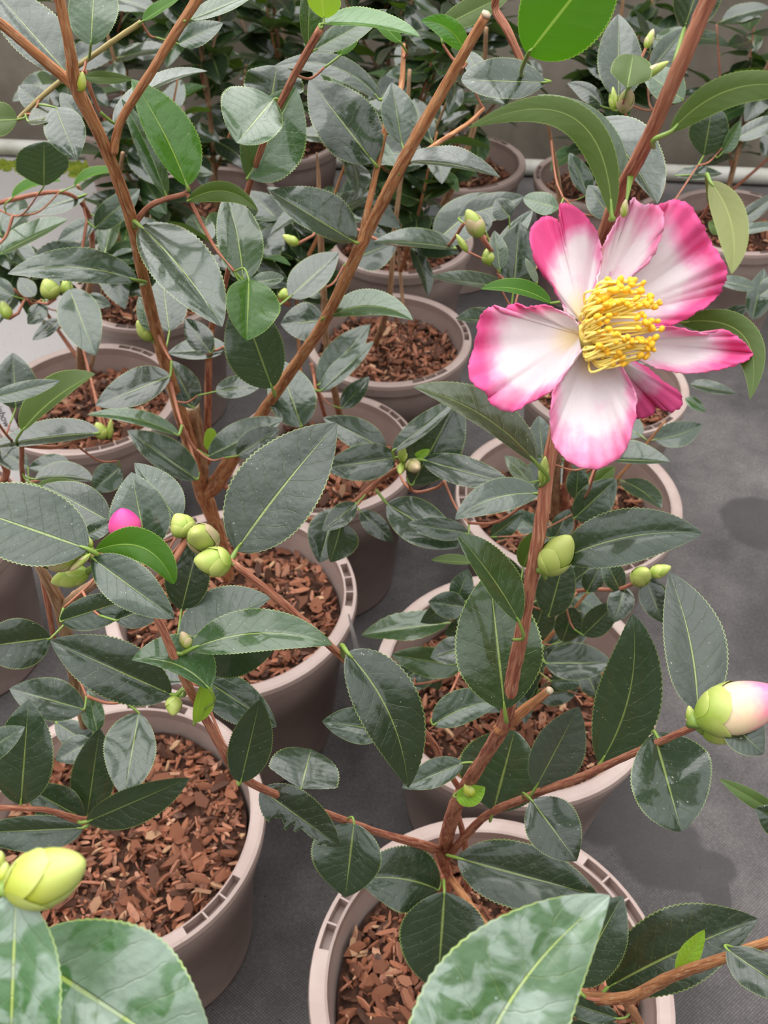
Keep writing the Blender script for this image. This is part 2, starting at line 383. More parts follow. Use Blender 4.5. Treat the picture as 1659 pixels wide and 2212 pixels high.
def make_pot(root, R, seed, slots):
    rr = random.Random(seed)
    Rb = R*.74; band = .030
    N = 96
    prof = [(Rb-.004, .006), (Rb, 0), (Rb, .004), (Rb + (R*.90-Rb)*.80, POTH*.66), (Rb + (R*.90-Rb)*.80+.0025, POTH*.665), (R*.925, POTH-band)]
    inner = [(R*.895, POTH-.012), (R*.86, POTH-.045), (R*.83, POTH-.07)]
    V, Fc = [], []
    def lathe(pr, flip=False):
        i0 = len(V)
        for r, z in pr:
            for k in range(N): V.append((r*math.cos(2*math.pi*k/N), r*math.sin(2*math.pi*k/N), z))
        for j in range(len(pr)-1):
            for k in range(N):
                q = (i0+j*N+k, i0+j*N+(k+1) % N, i0+(j+1)*N+(k+1) % N, i0+(j+1)*N+k); Fc.append(q[::-1] if flip else q)
    lathe(prof); lathe(inner, True)
    c = len(V); V.append((0, 0, .006))
    for k in range(N): Fc.append((c, k, (k+1) % N)[::-1])
    pot = link('pot', V, Fc, M_POT, root)
    # rim: flat ring with handle slots cut into it
    angs = sorted(set([round(2*math.pi*k/80, 5) for k in range(80)]))
    cells = []; marks = []
    for a0 in slots:
        L = .50
        for j in range(3):
            s0 = a0 + L*j/3 + .006; s1 = a0 + L*(j+1)/3 - .006; marks.append((s0, s1))
    allA = set(angs)
    for s0, s1 in marks: allA |= {s0 % (2*math.pi), s1 % (2*math.pi)}
    A = sorted(allA); V, Fc = [], []
    r0, r1, r2, r3 = R*.895, R*.910, R*.968, R*.992
    zt = POTH
    def inslot(a):
        for s0, s1 in marks:
            d = (a - s0) % (2*math.pi)
            if d < (s1 - s0): return True
        return False
    def quad(p): i0 = len(V); V.extend(p); Fc.append(tuple(range(i0, i0+4)))
    n = len(A)
    def P(r, a, z): return (r*math.cos(a), r*math.sin(a), z)
    prev = None
    for i in range(n):
        a, b = A[i], A[(i+1) % n]
        if i == n-1: b += 2*math.pi
        s = inslot((a+b)/2)
        quad([P(r0, a, POTH-.012), P(r0, b, POTH-.012), P(r0, b, zt-.001), P(r0, a, zt-.001)][::-1])
        quad([P(r0, a, zt-.001), P(r1, a, zt), P(r1, b, zt), P(r0, b, zt-.001)])
        quad([P(r2, a, zt), P(r3, a, zt-.001), P(r3, b, zt-.001), P(r2, b, zt)])
        z2 = zt - .014 if s else zt
        quad([P(r1, a, z2), P(r2, a, z2), P(r2, b, z2), P(r1, b, z2)])
        if s:
            quad([P(r1, a, z2), P(r1, b, z2), P(r1, b, zt), P(r1, a, zt)])
            quad([P(r2, b, z2), P(r2, a, z2), P(r2, a, zt), P(r2, b, zt)])
        if prev is not None and prev != s:
            q = [P(r1, a, zt-.014), P(r2, a, zt-.014), P(r2, a, zt), P(r1, a, zt)]; quad(q if s else q[::-1])
        prev = s
        quad([P(r3, a, zt-.001), P(R*1.0, a, zt-.006), P(R*1.0, b, zt-.006), P(r3, b, zt-.001)])
        quad([P(R*1.0, a, zt-.006), P(R*.985, a, zt-.019), P(R*.985, b, zt-.019), P(R*1.0, b, zt-.006)])
        quad([P(R*.985, a, zt-.019), P(R*.945, a, zt-.0205), P(R*.945, b, zt-.0205), P(R*.985, b, zt-.019)])
        quad([P(R*.945, a, zt-.0205), P(R*.925, a, zt-band), P(R*.925, b, zt-band), P(R*.945, b, zt-.0205)])
    rim = link('rim', V, Fc, M_POT, pot, smooth_=False)
    return pot

def make_mulch(root, R, seed, nfine, nbig, lv, trunk):
    rr = random.Random(seed); Ri = R*.85
    V, Fc, fm = [], [], []
    n, rings = 40, 8
    def soil(x, y): return lv + .006*math.sin(37*x+seed)*math.cos(31*y) - .006*((x*x+y*y)/(Ri*Ri))
    V.append((0, 0, soil(0, 0)))
    for j in range(1, rings+1):
        for k in range(n):
            r = Ri*j/rings; th = 2*math.pi*k/n; x, y = r*math.cos(th), r*math.sin(th); V.append((x, y, soil(x, y) + rr.uniform(-.002, .002)))
    for k in range(n): Fc.append((0, 1+k, 1+(k+1) % n)); fm.append(0)
    for j in range(rings-1):
        for k in range(n):
            Fc.append((1+j*n+k, 1+(j+1)*n+k, 1+(j+1)*n+(k+1) % n, 1+j*n+(k+1) % n)); fm.append(0)
    def place():
        r = Ri*.97*math.sqrt(rr.random()); th = rr.uniform(0, 2*math.pi); return r*math.cos(th), r*math.sin(th)
    for q in range(nfine):
        me, cv, cf = CHIPS[rr.randrange(10)]
        x, y = place(); s = rr.uniform(.004, .013)
        M = Matrix.Translation((x, y, soil(x, y) + rr.uniform(.0, .006))) @ Matrix.Rotation(rr.uniform(0, 6.28), 4, 'Z') @ Matrix.Rotation(rr.gauss(0, .75), 4, 'X') @ Matrix.Rotation(rr.gauss(0, .6), 4, 'Y') @ Matrix.Diagonal((s*rr.uniform(1.0, 2.2), s*rr.uniform(.5, 1.0), s*rr.uniform(.7, 1.5), 1))
        i0 = len(V); V += [M @ Vector(v) for v in cv]; Fc += [tuple(i+i0 for i in f) for f in cf]; fm += [1]*len(cf)
    o = link('bark_mulch', V, Fc, None, root, smooth_=False, mats=[M_SOIL, M_CHIPF], fm=fm)
    o['kind'] = 'stuff'
    for q in range(nbig):
        x, y = place()
        c = bpy.data.objects.new('bark_chip', CHIPS[rr.randrange(10)][0]); COL.objects.link(c); c.parent = o
        s = rr.uniform(.010, .020)
        c.location = (x, y, soil(x, y) + rr.uniform(.004, .010))
        c.rotation_euler = (rr.gauss(0, .6), rr.gauss(0, .5), rr.uniform(0, 6.28)); c.scale = (s*rr.uniform(.9, 1.7), s*rr.uniform(.6, 1.0), s*rr.uniform(.6, 1.2))
    return o

SOILZ = POTH - .032
def plant(key, x, y, R, label, nfine=700, nbig=0, slots=(.6, 2.7, 4.8), lv=None):
    p = Plant(); p.key = key; p.R = R
    e = bpy.data.objects.new('potted_camellia', None); COL.objects.link(e); e.location = (x, y, 0); e.empty_display_size = .05
    tag(e, label, 'potted plant', 'camellia plants in taupe pots')
    p.root = e; p.o = Vector((x, y, 0)); p.pts = []; p.lv = lv if lv else SOILZ
    make_pot(e, R, ord(key[0]), slots)
    make_mulch(e, R, ord(key[0])*7 + len(key), nfine, nbig, p.lv, None)
    PL[key] = p; return p
S2 = 1.2
plant('A', -.237, .433, .131, 'camellia with dark glossy leaves over a wide chip-filled pot beside the fat lime bud', 1300, 170, (5.35, 1.2, 3.2), SOILZ+.004)
plant('B', .084, .293, .144, 'camellia bearing the open pink and white flower', 1300, 190, (2.45, .35, 4.4), SOILZ)
plant('C', .132, .588, .143, 'camellia in the pot that touches the back of the flowering one', 1000, 110, (3.3, 1.2, 5.6), SOILZ-.012)
plant('D', -.166, .699, .137, 'camellia with long bare orange branch cut off square at its tip', 1100, 130, (6.15, 2.0, 4.1), SOILZ)
plant('E', -.077, .944, .121, 'camellia with slim tan stems behind the one with the long cut branch', 900, 60, (.4, 2.5, 4.6), SOILZ-.010)
plant('F', .006, 1.196, .122, 'camellia whose chip-filled pot lies open to view next to the flower', 900, 70, (5.0, 6.2, 2.9), SOILZ+.002)
plant('O', .222, .857, .136, 'camellia rooted in the half-empty pot right under the open flower', 900, 60, (.9, 3.0, 5.0), SOILZ-.016)
plant('N', .303, 1.085, .115, 'camellia in pot mostly hidden behind the open flower beside bare fabric', 600, 0, (.9, 3.0, 5.0), SOILZ-.010)
plant('H', -.402, 1.056, .125, 'camellia with a white name label pushed into its chips', 900, 70, (4.9, .9, 2.9), SOILZ)
plant('P', -.545, .805, .123, 'camellia with slim red stem in the pot in front of the labelled one', 700, 20, (5.0, .7, 2.6), SOILZ)
plant('I', -.362, 1.335, .122, 'camellia in the pot right behind the labelled one', 700, 0, (4.4, .7, 2.6), SOILZ)
plant('J', .028, 1.490, .122, 'camellia with slanting pale trunk, standing third behind the long-branched one', 700, 0, (.6, 2.7, 4.8), SOILZ)
plant('R', -.312, 1.640, .122, 'camellia behind two others in the row nearest the pale dusty ground', 500, 0, (.6, 2.7, 4.8), SOILZ)
plant('G', .140, 1.789, .129, 'camellia in clearly seen pot close to the wall with bare trunk', 600, 0, (.6, 2.7, 4.8), SOILZ-.008)
plant('Q', -.205, 1.895, .120, 'camellia beside the moss next to the water pipe', 400, 0, (.6, 2.7, 4.8), SOILZ)
plant('L', .397, 1.715, .121, 'camellia in the pot by the pipe directly behind the flower branch', 400, 0, (.6, 2.7, 4.8), SOILZ)
plant('M', .605, 1.553, .121, 'camellia at the open end of the back row beside bare fabric', 400, 0, (.6, 2.7, 4.8), SOILZ)
plant('U', .02, 2.05, .118, 'camellia wedged between wall and the clearly seen back pot', 250, 0, (.6, 2.7, 4.8), SOILZ)
plant('K', -.53, 2.02, .118, 'camellia against the wall at the mossy end of the pipe', 250, 0, (.6, 2.7, 4.8), SOILZ)
plant('S', -.40, .12, .131, 'camellia with water-spotted leaves and one fat lime bud', 300, 0, (.6, 2.7, 4.8), SOILZ)

# ------------------------------------------------------------------ stems
ZS = 1.12
def stem(key, pts, m=M_BARK, name='branch', z_scale=True, cut=False, knob=.07):
    """pts: (px, py, z, width_px)"""
    p = PL[key]; P3 = []; rad = []
    for q in pts:
        x, y, z, w = q
        if isinstance(z, str):      # 's' = on the soil
            v, z = on_plane(x, y, p.lv); v = v + Vector((0, 0, -.01))
        else:
            z = z*ZS; v = at(x, y, z)
        P3.append((v.x, v.y, v.z, w*.45*z/F))
    C = catmull(P3, 7)
    pts3 = [Vector(c[:3]) for c in C]; rads = [max(.0004, c[3]) for c in C]
    V, Fc, U = tube_data(pts3, rads, 9, knob)
    b = pts3[0]
    o = link(name, [v - b for v in V], Fc, m, p.root, loc=b - p.o, uvs=U)
    p.pts += pts3
    if cut:
        e = pts3[-1]; t = (pts3[-1] - pts3[-2]).normalized(); r = rads[-1]
        V, Fc, U = tube_data([e - t*.0005, e + t*.0012], [r*1.03, r*.9], 9, .12)
        link('cut_end', [v - b for v in V], Fc, M_CUT, o, uvs=U)
    return o
def nearest(p, v):
    best, bd = None, 9
    for q in p.pts:
        d = (q - v).length
        if d < bd: best, bd = q, d
    return best, bd

# ------------------------------------------------------------------ leaves placed one by one
NL = 0
def prof(u):
    return (max(u, 0)**.64 * max(1-u, 0)**.88)/.3535 if 0 < u < 1 else 0
def leaf(key, bx, by, tx, ty, wL, wR, z0, z1=None, sag=0.0, st='d', curl=.05, fold=38, p=None, under=False, blunt=0.0, twig=True, wave=0.0, dz=None, tilt=None, torn=False):
    global NL; NL += 1; rr = random.Random(NL*13)
    pl = PL[key]
    z0 *= ZS; z1 = z0 if z1 is None else z1*ZS
    if dz is not None: z1 = z0 + dz
    zm = (z0+z1)/2; s = zm/F
    d = Vector((tx-bx, ty-by)); L = d.length; d.normalize(); ln = Vector((d.y, -d.x))
    cx, cy = (bx+tx)/2 + 2*sag*ln.x, (by+ty)/2 + 2*sag*ln.y
    Lm = L*s
    h = math.radians(fold/2); q = max(.12, min(8, wL/max(wR, .01)))
    tr = (1-q)/((1+q)*math.tan(h)); rho = max(-math.radians(58), min(math.radians(58), math.atan(tr) + rr.gauss(0, .10)))
    tl = math.tan(max(-1.15, min(1.15, h + rho))); tR = math.tan(max(-1.15, min(1.15, h - rho)))
    big = L > 120
    nu, nv = (64, 6) if big else (30, 4)
    teeth = 30 if big else 15
    V, UVs, Fc = [], [], []
    ph = rr.uniform(0, 6.28); tornf = [rr.uniform(.35, .95) for _ in range(nu)]
    for i in range(nu+1):
        u = i/nu
        px = (1-u)**2*bx + 2*u*(1-u)*cx + u*u*tx; py = (1-u)**2*by + 2*u*(1-u)*cy + u*u*ty
        gx = 2*(1-u)*(cx-bx) + 2*u*(tx-cx); gy = 2*(1-u)*(cy-by) + 2*u*(ty-cy)
        gl = math.hypot(gx, gy) or 1; lx, ly = gy/gl, -gx/gl
        lat = RT*lx - UP*ly
        z = z0 + (z1-z0)*u - curl*Lm*4*u*(1-u) + .06*Lm*max(0, u-.8)*5*max(0, u-.8)
        mid = at(px, py, z)
        f = prof(u) if blunt == 0 else (1-blunt)*prof(u) + blunt*(max(0, 1-(2*u-1)**4))**.5*min(1, u*3)
        if 0 < i < nu: f *= 1 + (1 if i % 2 else -.5)*min(.034, 2.4/max(wL, wR))
        for j in range(-nv, nv+1):
            v = j/nv; a = abs(v)
            w = (wL if v > 0 else wR)*s*f
            if torn and v < 0 and u > .22: w *= tornf[i//3]
            sl = tl if v > 0 else tR
            off = lat*(w*v)
            dep = -sl*w*a*(1 - .28*a) + .10*w*a*a
            dep += w*a*a*(.07*math.sin(u*9 + ph + (2 if v > 0 else 0)) + wave*math.sin(u*14 + ph))
            V.append(mid + off + FW*dep); UVs.append((u, .5 + v*.5))
    m = 2*nv+1
    for i in range(nu):
        for j in range(2*nv):
            a = i*m+j; q4 = (a, a+m, a+m+1, a+1)
            Fc.append(q4[::-1] if under else q4)
    b = at(bx, by, z0)
    if tilt is None: tilt = 0 if (under or st in 'ywb') else (rr.uniform(.0, .6) if by < 950 else rr.uniform(0, .35))
    V = [CAM + (x - CAM)*(1 + tilt*1.03*((x - b).dot(UP))/z0) for x in V]
    o = link('leaf', [v - b for v in V], Fc, LM[st], pl.root, loc=b - pl.o, uvs=UVs)
    # leaf stalk
    if p is not None:
        e = at(p[0], p[1], (p[2]*ZS if len(p) > 2 else z0))
    else:
        e, dd = nearest(pl, b)
        if e is None: return o
    dd = (e - b).length
    back = (b - at(bx + d.x*20, by + d.y*20, z0)).normalized()
    inner = at((1-.06)**2*bx + .1128*cx + .0036*tx, (1-.06)**2*by + .1128*cy + .0036*ty, z0 + .06*(z1-z0) - curl*Lm*.22)
    r0 = max(.0006, min(.0012, .016*Lm)) ; Ls = min(dd, .014)
    c1 = b + back*Ls*.5
    if dd < .016 or p is not None:
        P = [inner, b, c1.lerp(e, .35), e]
    else:
        k = b + (e-b).normalized()*.010 + back*.004; P = [inner, b, k]
    C = [Vector(c) for c in catmull([tuple(x) for x in P], 4)]
    Vt, Ft, Ut = tube_data(C, [r0*(.35 + .7*min(1, i/5)) for i in range(len(C))], 6)
    link('leaf_stalk', [x - b for x in Vt], Ft, M_PET, o, uvs=Ut)
    if dd >= .016 and twig and p is None:
        k = P[-1]; mid = k.lerp(e, .5) + Vector((0, 0, -.12*dd))
        C = [Vector(c) for c in catmull([tuple(x) for x in (k, mid, e)], 5)]
        Vt, Ft, Ut = tube_data(C, [r0*(1.0 + .5*i/len(C)) for i in range(len(C))], 6, .06)
        link('twig', [x - k for x in Vt], Ft, M_RED, pl.root, loc=k - pl.o, uvs=Ut)
        pl.pts += C
    return o
def leaves(key, rows):
    for r in rows:
        a = [x for x in r if not isinstance(x, dict)]; k = [x for x in r if isinstance(x, dict)]
        leaf(key, *a, **(k[0] if k else {}))

# ------------------------------------------------------------------ buds
def bud(key, bx, by, tx, ty, w, z, z1=None, core=None, scale=None, n=6, fat=.8, cover=.92, seed=0, p=None):
    pl = PL[key]; core = core or M_BUD; scale = scale or M_BUD; rr = random.Random(seed + int(bx*3 + by))
    z *= ZS; z1 = z if z1 is None else z1*ZS
    A, B = at(bx, by, z), at(tx, ty, z1); ax = (B - A); L = ax.length; ax.normalize()
    e1 = ax.orthogonal().normalized(); e2 = ax.cross(e1); R = w*.5*z/F
    def rad(t): return R*(max(0, math.sin(math.pi*min(1, max(0, t))**fat)))**.62 * (1 if t < .999 else 0)
    def pt(t, th, k=1.0, dl=0): return A + ax*(L*t+dl) + (e1*math.cos(th) + e2*math.sin(th))*(rad(t)*k)
    V, U, Fc = [], [], []; nt_, ns = 14, 16
    for i in range(nt_+1):
        t = .015 + .97*i/nt_
        for k in range(ns): V.append(pt(t, 2*math.pi*k/ns) - A); U.append((k/ns, t))
    for i in range(nt_):
        for k in range(ns): Fc.append((i*ns+k, i*ns+(k+1) % ns, (i+1)*ns+(k+1) % ns, (i+1)*ns+k))
    Fc += [tuple(range(ns))[::-1], tuple(nt_*ns+k for k in range(ns))]
    o = link('flower_bud', V, Fc, core, pl.root, loc=A - pl.o, uvs=U)
    for q in range(n):
        lev = q/n; te = cover*(.38 + .62*lev); th0 = q*2.4 + rr.uniform(-.2, .2); hw = 1.25 - .25*lev; off = 1.10 - .06*lev
        V, U, Fc = [], [], []; a_, b_ = 9, 7
        for i in range(a_+1):
            t = .01 + (te-.01)*i/a_; ww = hw*(1 - (i/a_)**3.2)**.6 if i < a_ else 0.02
            for j in range(b_+1):
                th = th0 + ww*(2*j/b_-1); lift = off + .015*math.sin(i/a_*3.1)
                V.append(pt(t, th, lift) - A); U.append((j/b_, .25 + .75*i/a_))
        for i in range(a_):
            for j in range(b_): Fc.append((i*(b_+1)+j, i*(b_+1)+j+1, (i+1)*(b_+1)+j+1, (i+1)*(b_+1)+j))
        link('bud_scale', V, Fc, scale, o, uvs=U)
    e, dd = nearest(pl, A)
    if p: e = at(p[0], p[1], p[2]*ZS); dd = (e-A).length
    if e is not None and dd > .002:
        Vt, Ft, Ut = tube_data([A + ax*L*.05, A.lerp(e, .5) - ax*min(.004, dd*.2), e], [R*.35, min(R*.3, .0015), .0013], 6)
        link('bud_stalk', [v - A for v in Vt], Ft, M_PET if dd < .02 else M_RED, o, uvs=Ut)
    return o

# ------------------------------------------------------------------ stems, plant by plant
stem('B', [(960, 1918, 's', 40), (958, 1850, .68, 36), (985, 1740, .56, 36), (1040, 1645, .48, 32), (1090, 1560, .42, 36), (1110, 1450, .39, 34), (1130, 1350, .365, 34), (1165, 1150, .33, 34), (1195, 950, .318, 32), (1250, 750, .312, 32), (1280, 600, .315, 32), (1322, 455, .292, 34), (1400, 300, .262, 36), (1470, 140, .24, 38), (1530, 0, .228, 40), (1575, -100, .22, 40)], M_RED, 'trunk')
stem('B', [(1075, 1580, .424, 32), (1130, 1535, .415, 26), (1186, 1492, .405, 20)], M_BARK, 'branch_stub', cut=True)
stem('B', [(957, 1855, .67, 22), (935, 1832, .63, 24), (830, 1802, .57, 18), (730, 1766, .52, 18), (560, 1700, .46, 20), (505, 1655, .43, 26), (470, 1600, .41, 22), (400, 1470, .38, 22), (345, 1345, .362, 20), (325, 1300, .368, 16), (260, 1245, .372, 16), (205, 1207, .364, 16), (170, 1205, .36, 14)], M_RED)
stem('B', [(1000, 1715, .54, 14), (955, 1645, .50, 16), (925, 1590, .47, 16), (830, 1500, .43, 16), (740, 1420, .40, 18), (620, 1310, .375, 20), (505, 1218, .355, 18)], M_RED)
stem('B', [(968, 1850, .66, 20), (1040, 1770, .56, 20), (1130, 1725, .48, 20), (1250, 1680, .42, 20), (1350, 1635, .375, 18), (1430, 1600, .345, 18), (1508, 1566, .325, 18)], M_RED)
stem('B', [(1012, 1925, 's', 18), (1005, 1830, .66, 16), (985, 1745, .57, 14)], M_RED)
stem('B', [(975, 1900, .70, 20), (1090, 2050, .62, 22), (1220, 2138, .56, 26), (1345, 2157, .50, 30), (1450, 2110, .44, 28), (1560, 2070, .40, 26), (1660, 2035, .38, 26), (1740, 2005, .37, 24)], M_BARK)
stem('B', [(1345, 2157, .50, 22), (1375, 2200, .54, 24), (1395, 2260, .58, 24)], M_BARK)
stem('B', [(1575, -100, .22, 30), (1400, -190, .27, 20), (1150, -130, .36, 18), (1070, 0, .40, 20), (1100, 72, .402, 20), (1142, 168, .41, 16)], M_RED)
stem('B', [(1290, 570, .312, 10), (1420, 520, .308, 9), (1505, 480, .298, 8), (1536, 432, .283, 7)], M_RED)
stem('D', [(492, 1245, 's', 36), (470, 1150, .93, 34), (440, 1065, .86, 40), (405, 940, .76, 34), (350, 760, .65, 30), (310, 600, .565, 28), (285, 480, .52, 30), (228, 320, .475, 30), (168, 195, .44, 34), (150, 100, .42, 26), (122, -30, .40, 26)], M_BARK, 'trunk')
stem('D', [(440, 1068, .86, 30), (470, 1040, .83, 40), (540, 930, .74, 28), (620, 815, .675, 28), (700, 695, .61, 28), (770, 550, .555, 30), (800, 490, .54, 28), (870, 350, .50, 32), (960, 190, .47, 28), (1050, 32, .44, 24)], M_BARK, 'branch', cut=True)
stem('D', [(440, 1060, .86, 26), (432, 985, .80, 34), (414, 876, .745, 38)], M_TAN, 'branch_stub', cut=True, knob=.12)
stem('D', [(448, 1000, .82, 16), (450, 850, .74, 18), (455, 720, .70, 16), (480, 640, .66, 12), (530, 430, .55, 15), (577, 290, .50, 16), (628, 178, .47, 18), (692, 62, .44, 20)], M_RED)
stem('D', [(288, 488, .52, 14), (320, 448, .505, 14), (358, 430, .495, 13), (400, 418, .49, 12), (408, 402, .49, 10)], M_RED)
stem('D', [(246, 330, .476, 22), (262, 260, .465, 20), (330, 150, .445, 22), (430, -8, .42, 24), (480, -80, .41, 22)], M_BARK)
stem('D', [(166, 192, .44, 24), (130, 160, .435, 26), (60, 100, .42, 24), (0, 50, .41, 24), (-60, 10, .40, 22)], M_BARK)
stem('D', [(172, 140, .50, 12), (240, 92, .495, 13), (305, 48, .49, 13)], M_STRAW)
stem('D', [(170, 142, .50, 12), (95, 205, .515, 12), (38, 258, .525, 11)], M_STRAW)
stem('D', [(780, 520, .547, 20), (795, 450, .537, 16), (815, 360, .53, 16), (840, 238, .52, 16)], M_BARK)
stem('D', [(838, 240, .525, 8), (866, 190, .54, 14), (872, 95, .54, 10)], M_BARK)
stem('D', [(865, 362, .502, 12), (960, 300, .54, 12), (1012, 266, .56, 11), (1045, 235, .57, 9)], M_BARK)
stem('D', [(470, 1042, .83, 14), (600, 1110, .82, 12), (700, 1120, .74, 10), (760, 1088, .67, 13), (830, 1030, .645, 13), (882, 1000, .635, 12)], M_RED)
stem('D', [(882, 1000, .635, 8), (890, 1060, .66, 8), (940, 1055, .66, 8), (960, 1040, .65, 8)], M_RED)
stem('A', [(205, 1655, 's', 34), (190, 1590, .64, 28), (160, 1460, .58, 28), (132, 1318, .52, 34), (92, 1235, .49, 24), (66, 1185, .48, 16)], M_TAN, 'trunk')
stem('A', [(132, 1320, .52, 26), (160, 1290, .505, 26), (195, 1266, .49, 24), (250, 1228, .47, 20)], M_TAN)
stem('A', [(118, 1390, .54, 12), (104, 1310, .52, 14), (88, 1225, .50, 14)], M_RED)
stem('A', [(203, 1650, .70, 14), (215, 1740, .60, 14), (185, 1772, .545, 20), (100, 1750, .51, 14), (0, 1745, .49, 14), (-60, 1742, .48, 12)], M_RED)
stem('O', [(1200, 1112, 's', 26), (1203, 1000, .86, 22), (1215, 900, .80, 20), (1225, 700, .76, 18), (1212, 450, .68, 16), (1190, 300, .62, 9), (1178, 255, .60, 4)], M_TAN, 'trunk')
stem('O', [(1224, 1108, 's', 22), (1226, 1000, .86, 18), (1270, 800, .80, 14), (1340, 450, .68, 12), (1352, 200, .62, 5)], M_RED)
stem('O', [(1215, 1050, .88, 8), (1250, 1030, .85, 9), (1285, 1010, .80, 8)], M_RED)
stem('C', [(1150, 1485, 's', 22), (1150, 1400, .80, 18), (1185, 1300, .73, 14), (1260, 1275, .69, 10), (1340, 1272, .66, 10), (1388, 1246, .64, 9)], M_RED, 'trunk')
stem('C', [(1148, 1440, .83, 14), (1060, 1350, .76, 10), (985, 1300, .73, 8)], M_RED)
stem('E', [(738, 905, 's', 18), (720, 830, .98, 17), (705, 740, .93, 16), (700, 640, .88, 16), (692, 500, .82, 15), (688, 380, .78, 9), (684, 330, .76, 3)], M_TAN, 'trunk')
stem('E', [(705, 900, 's', 9), (688, 850, .97, 9), (672, 785, .93, 8)], M_RED)
stem('F', [(808, 735, 's', 16), (838, 662, 1.08, 14), (852, 500, 1.0, 12), (872, 330, .95, 11), (885, 150, .9, 9)], M_TAN, 'trunk')
stem('J', [(925, 548, 's', 20), (950, 462, 1.32, 19), (1000, 355, 1.22, 16), (1040, 200, 1.15, 12), (1050, 60, 1.08, 10)], M_TAN, 'trunk')
stem('H', [(174, 812, 's', 24), (174, 760, 1.06, 20), (184, 680, 1.0, 16), (200, 540, .92, 12), (175, 420, .86, 10), (165, 400, .85, 8)], M_TAN, 'trunk')
stem('H', [(182, 690, 1.0, 10), (110, 705, .95, 10), (62, 650, .90, 9), (20, 620, .88, 8)], M_RED)
stem('H', [(200, 545, .93, 14), (190, 460, .86, 12), (130, 415, .78, 10), (-20, 442, .70, 12)], M_RED)
stem('P', [(-130, 1150, 's', 30), (-50, 1090, .88, 24), (12, 1030, .76, 18), (-8, 975, .72, 17), (-40, 900, .66, 16)], M_RED, 'trunk')
stem('P', [(15, 1040, .77, 12), (48, 1060, .72, 12), (47, 1010, .66, 12), (47, 962, .60, 12)], M_RED)
stem('I', [(310, 650, 's', 16), (270, 560, 1.22, 14), (250, 470, 1.12, 10), (265, 330, 1.0, 9)], M_TAN, 'trunk')

# plant whose pot stands just below the picture
def path3(key, P, rads, m, name):
    p = PL[key]; C = catmull([(*v, r) for v, r in zip(P, rads)], 8)
    pts = [Vector(c[:3]) for c in C]; V, Fc, U = tube_data(pts, [c[3] for c in C], 9, .06)
    o = link(name, [v - pts[0] for v in V], Fc, m, p.root, loc=pts[0] - p.o, uvs=U); p.pts += pts; return o
sb = at(-10, 1915, .215)
path3('S', [(-.40, .12, .19), (-.36, .115, .38), (-.24, .10, .62), tuple(sb)], [.006, .005, .0035, .0018], M_BARK, 'trunk')
path3('S', [(-.36, .115, .38), (-.18, .0, .52), tuple(at(700, 2720, .30)), tuple(at(975, 2560, .225))], [.004, .003, .0022, .0014], M_BARK, 'branch')

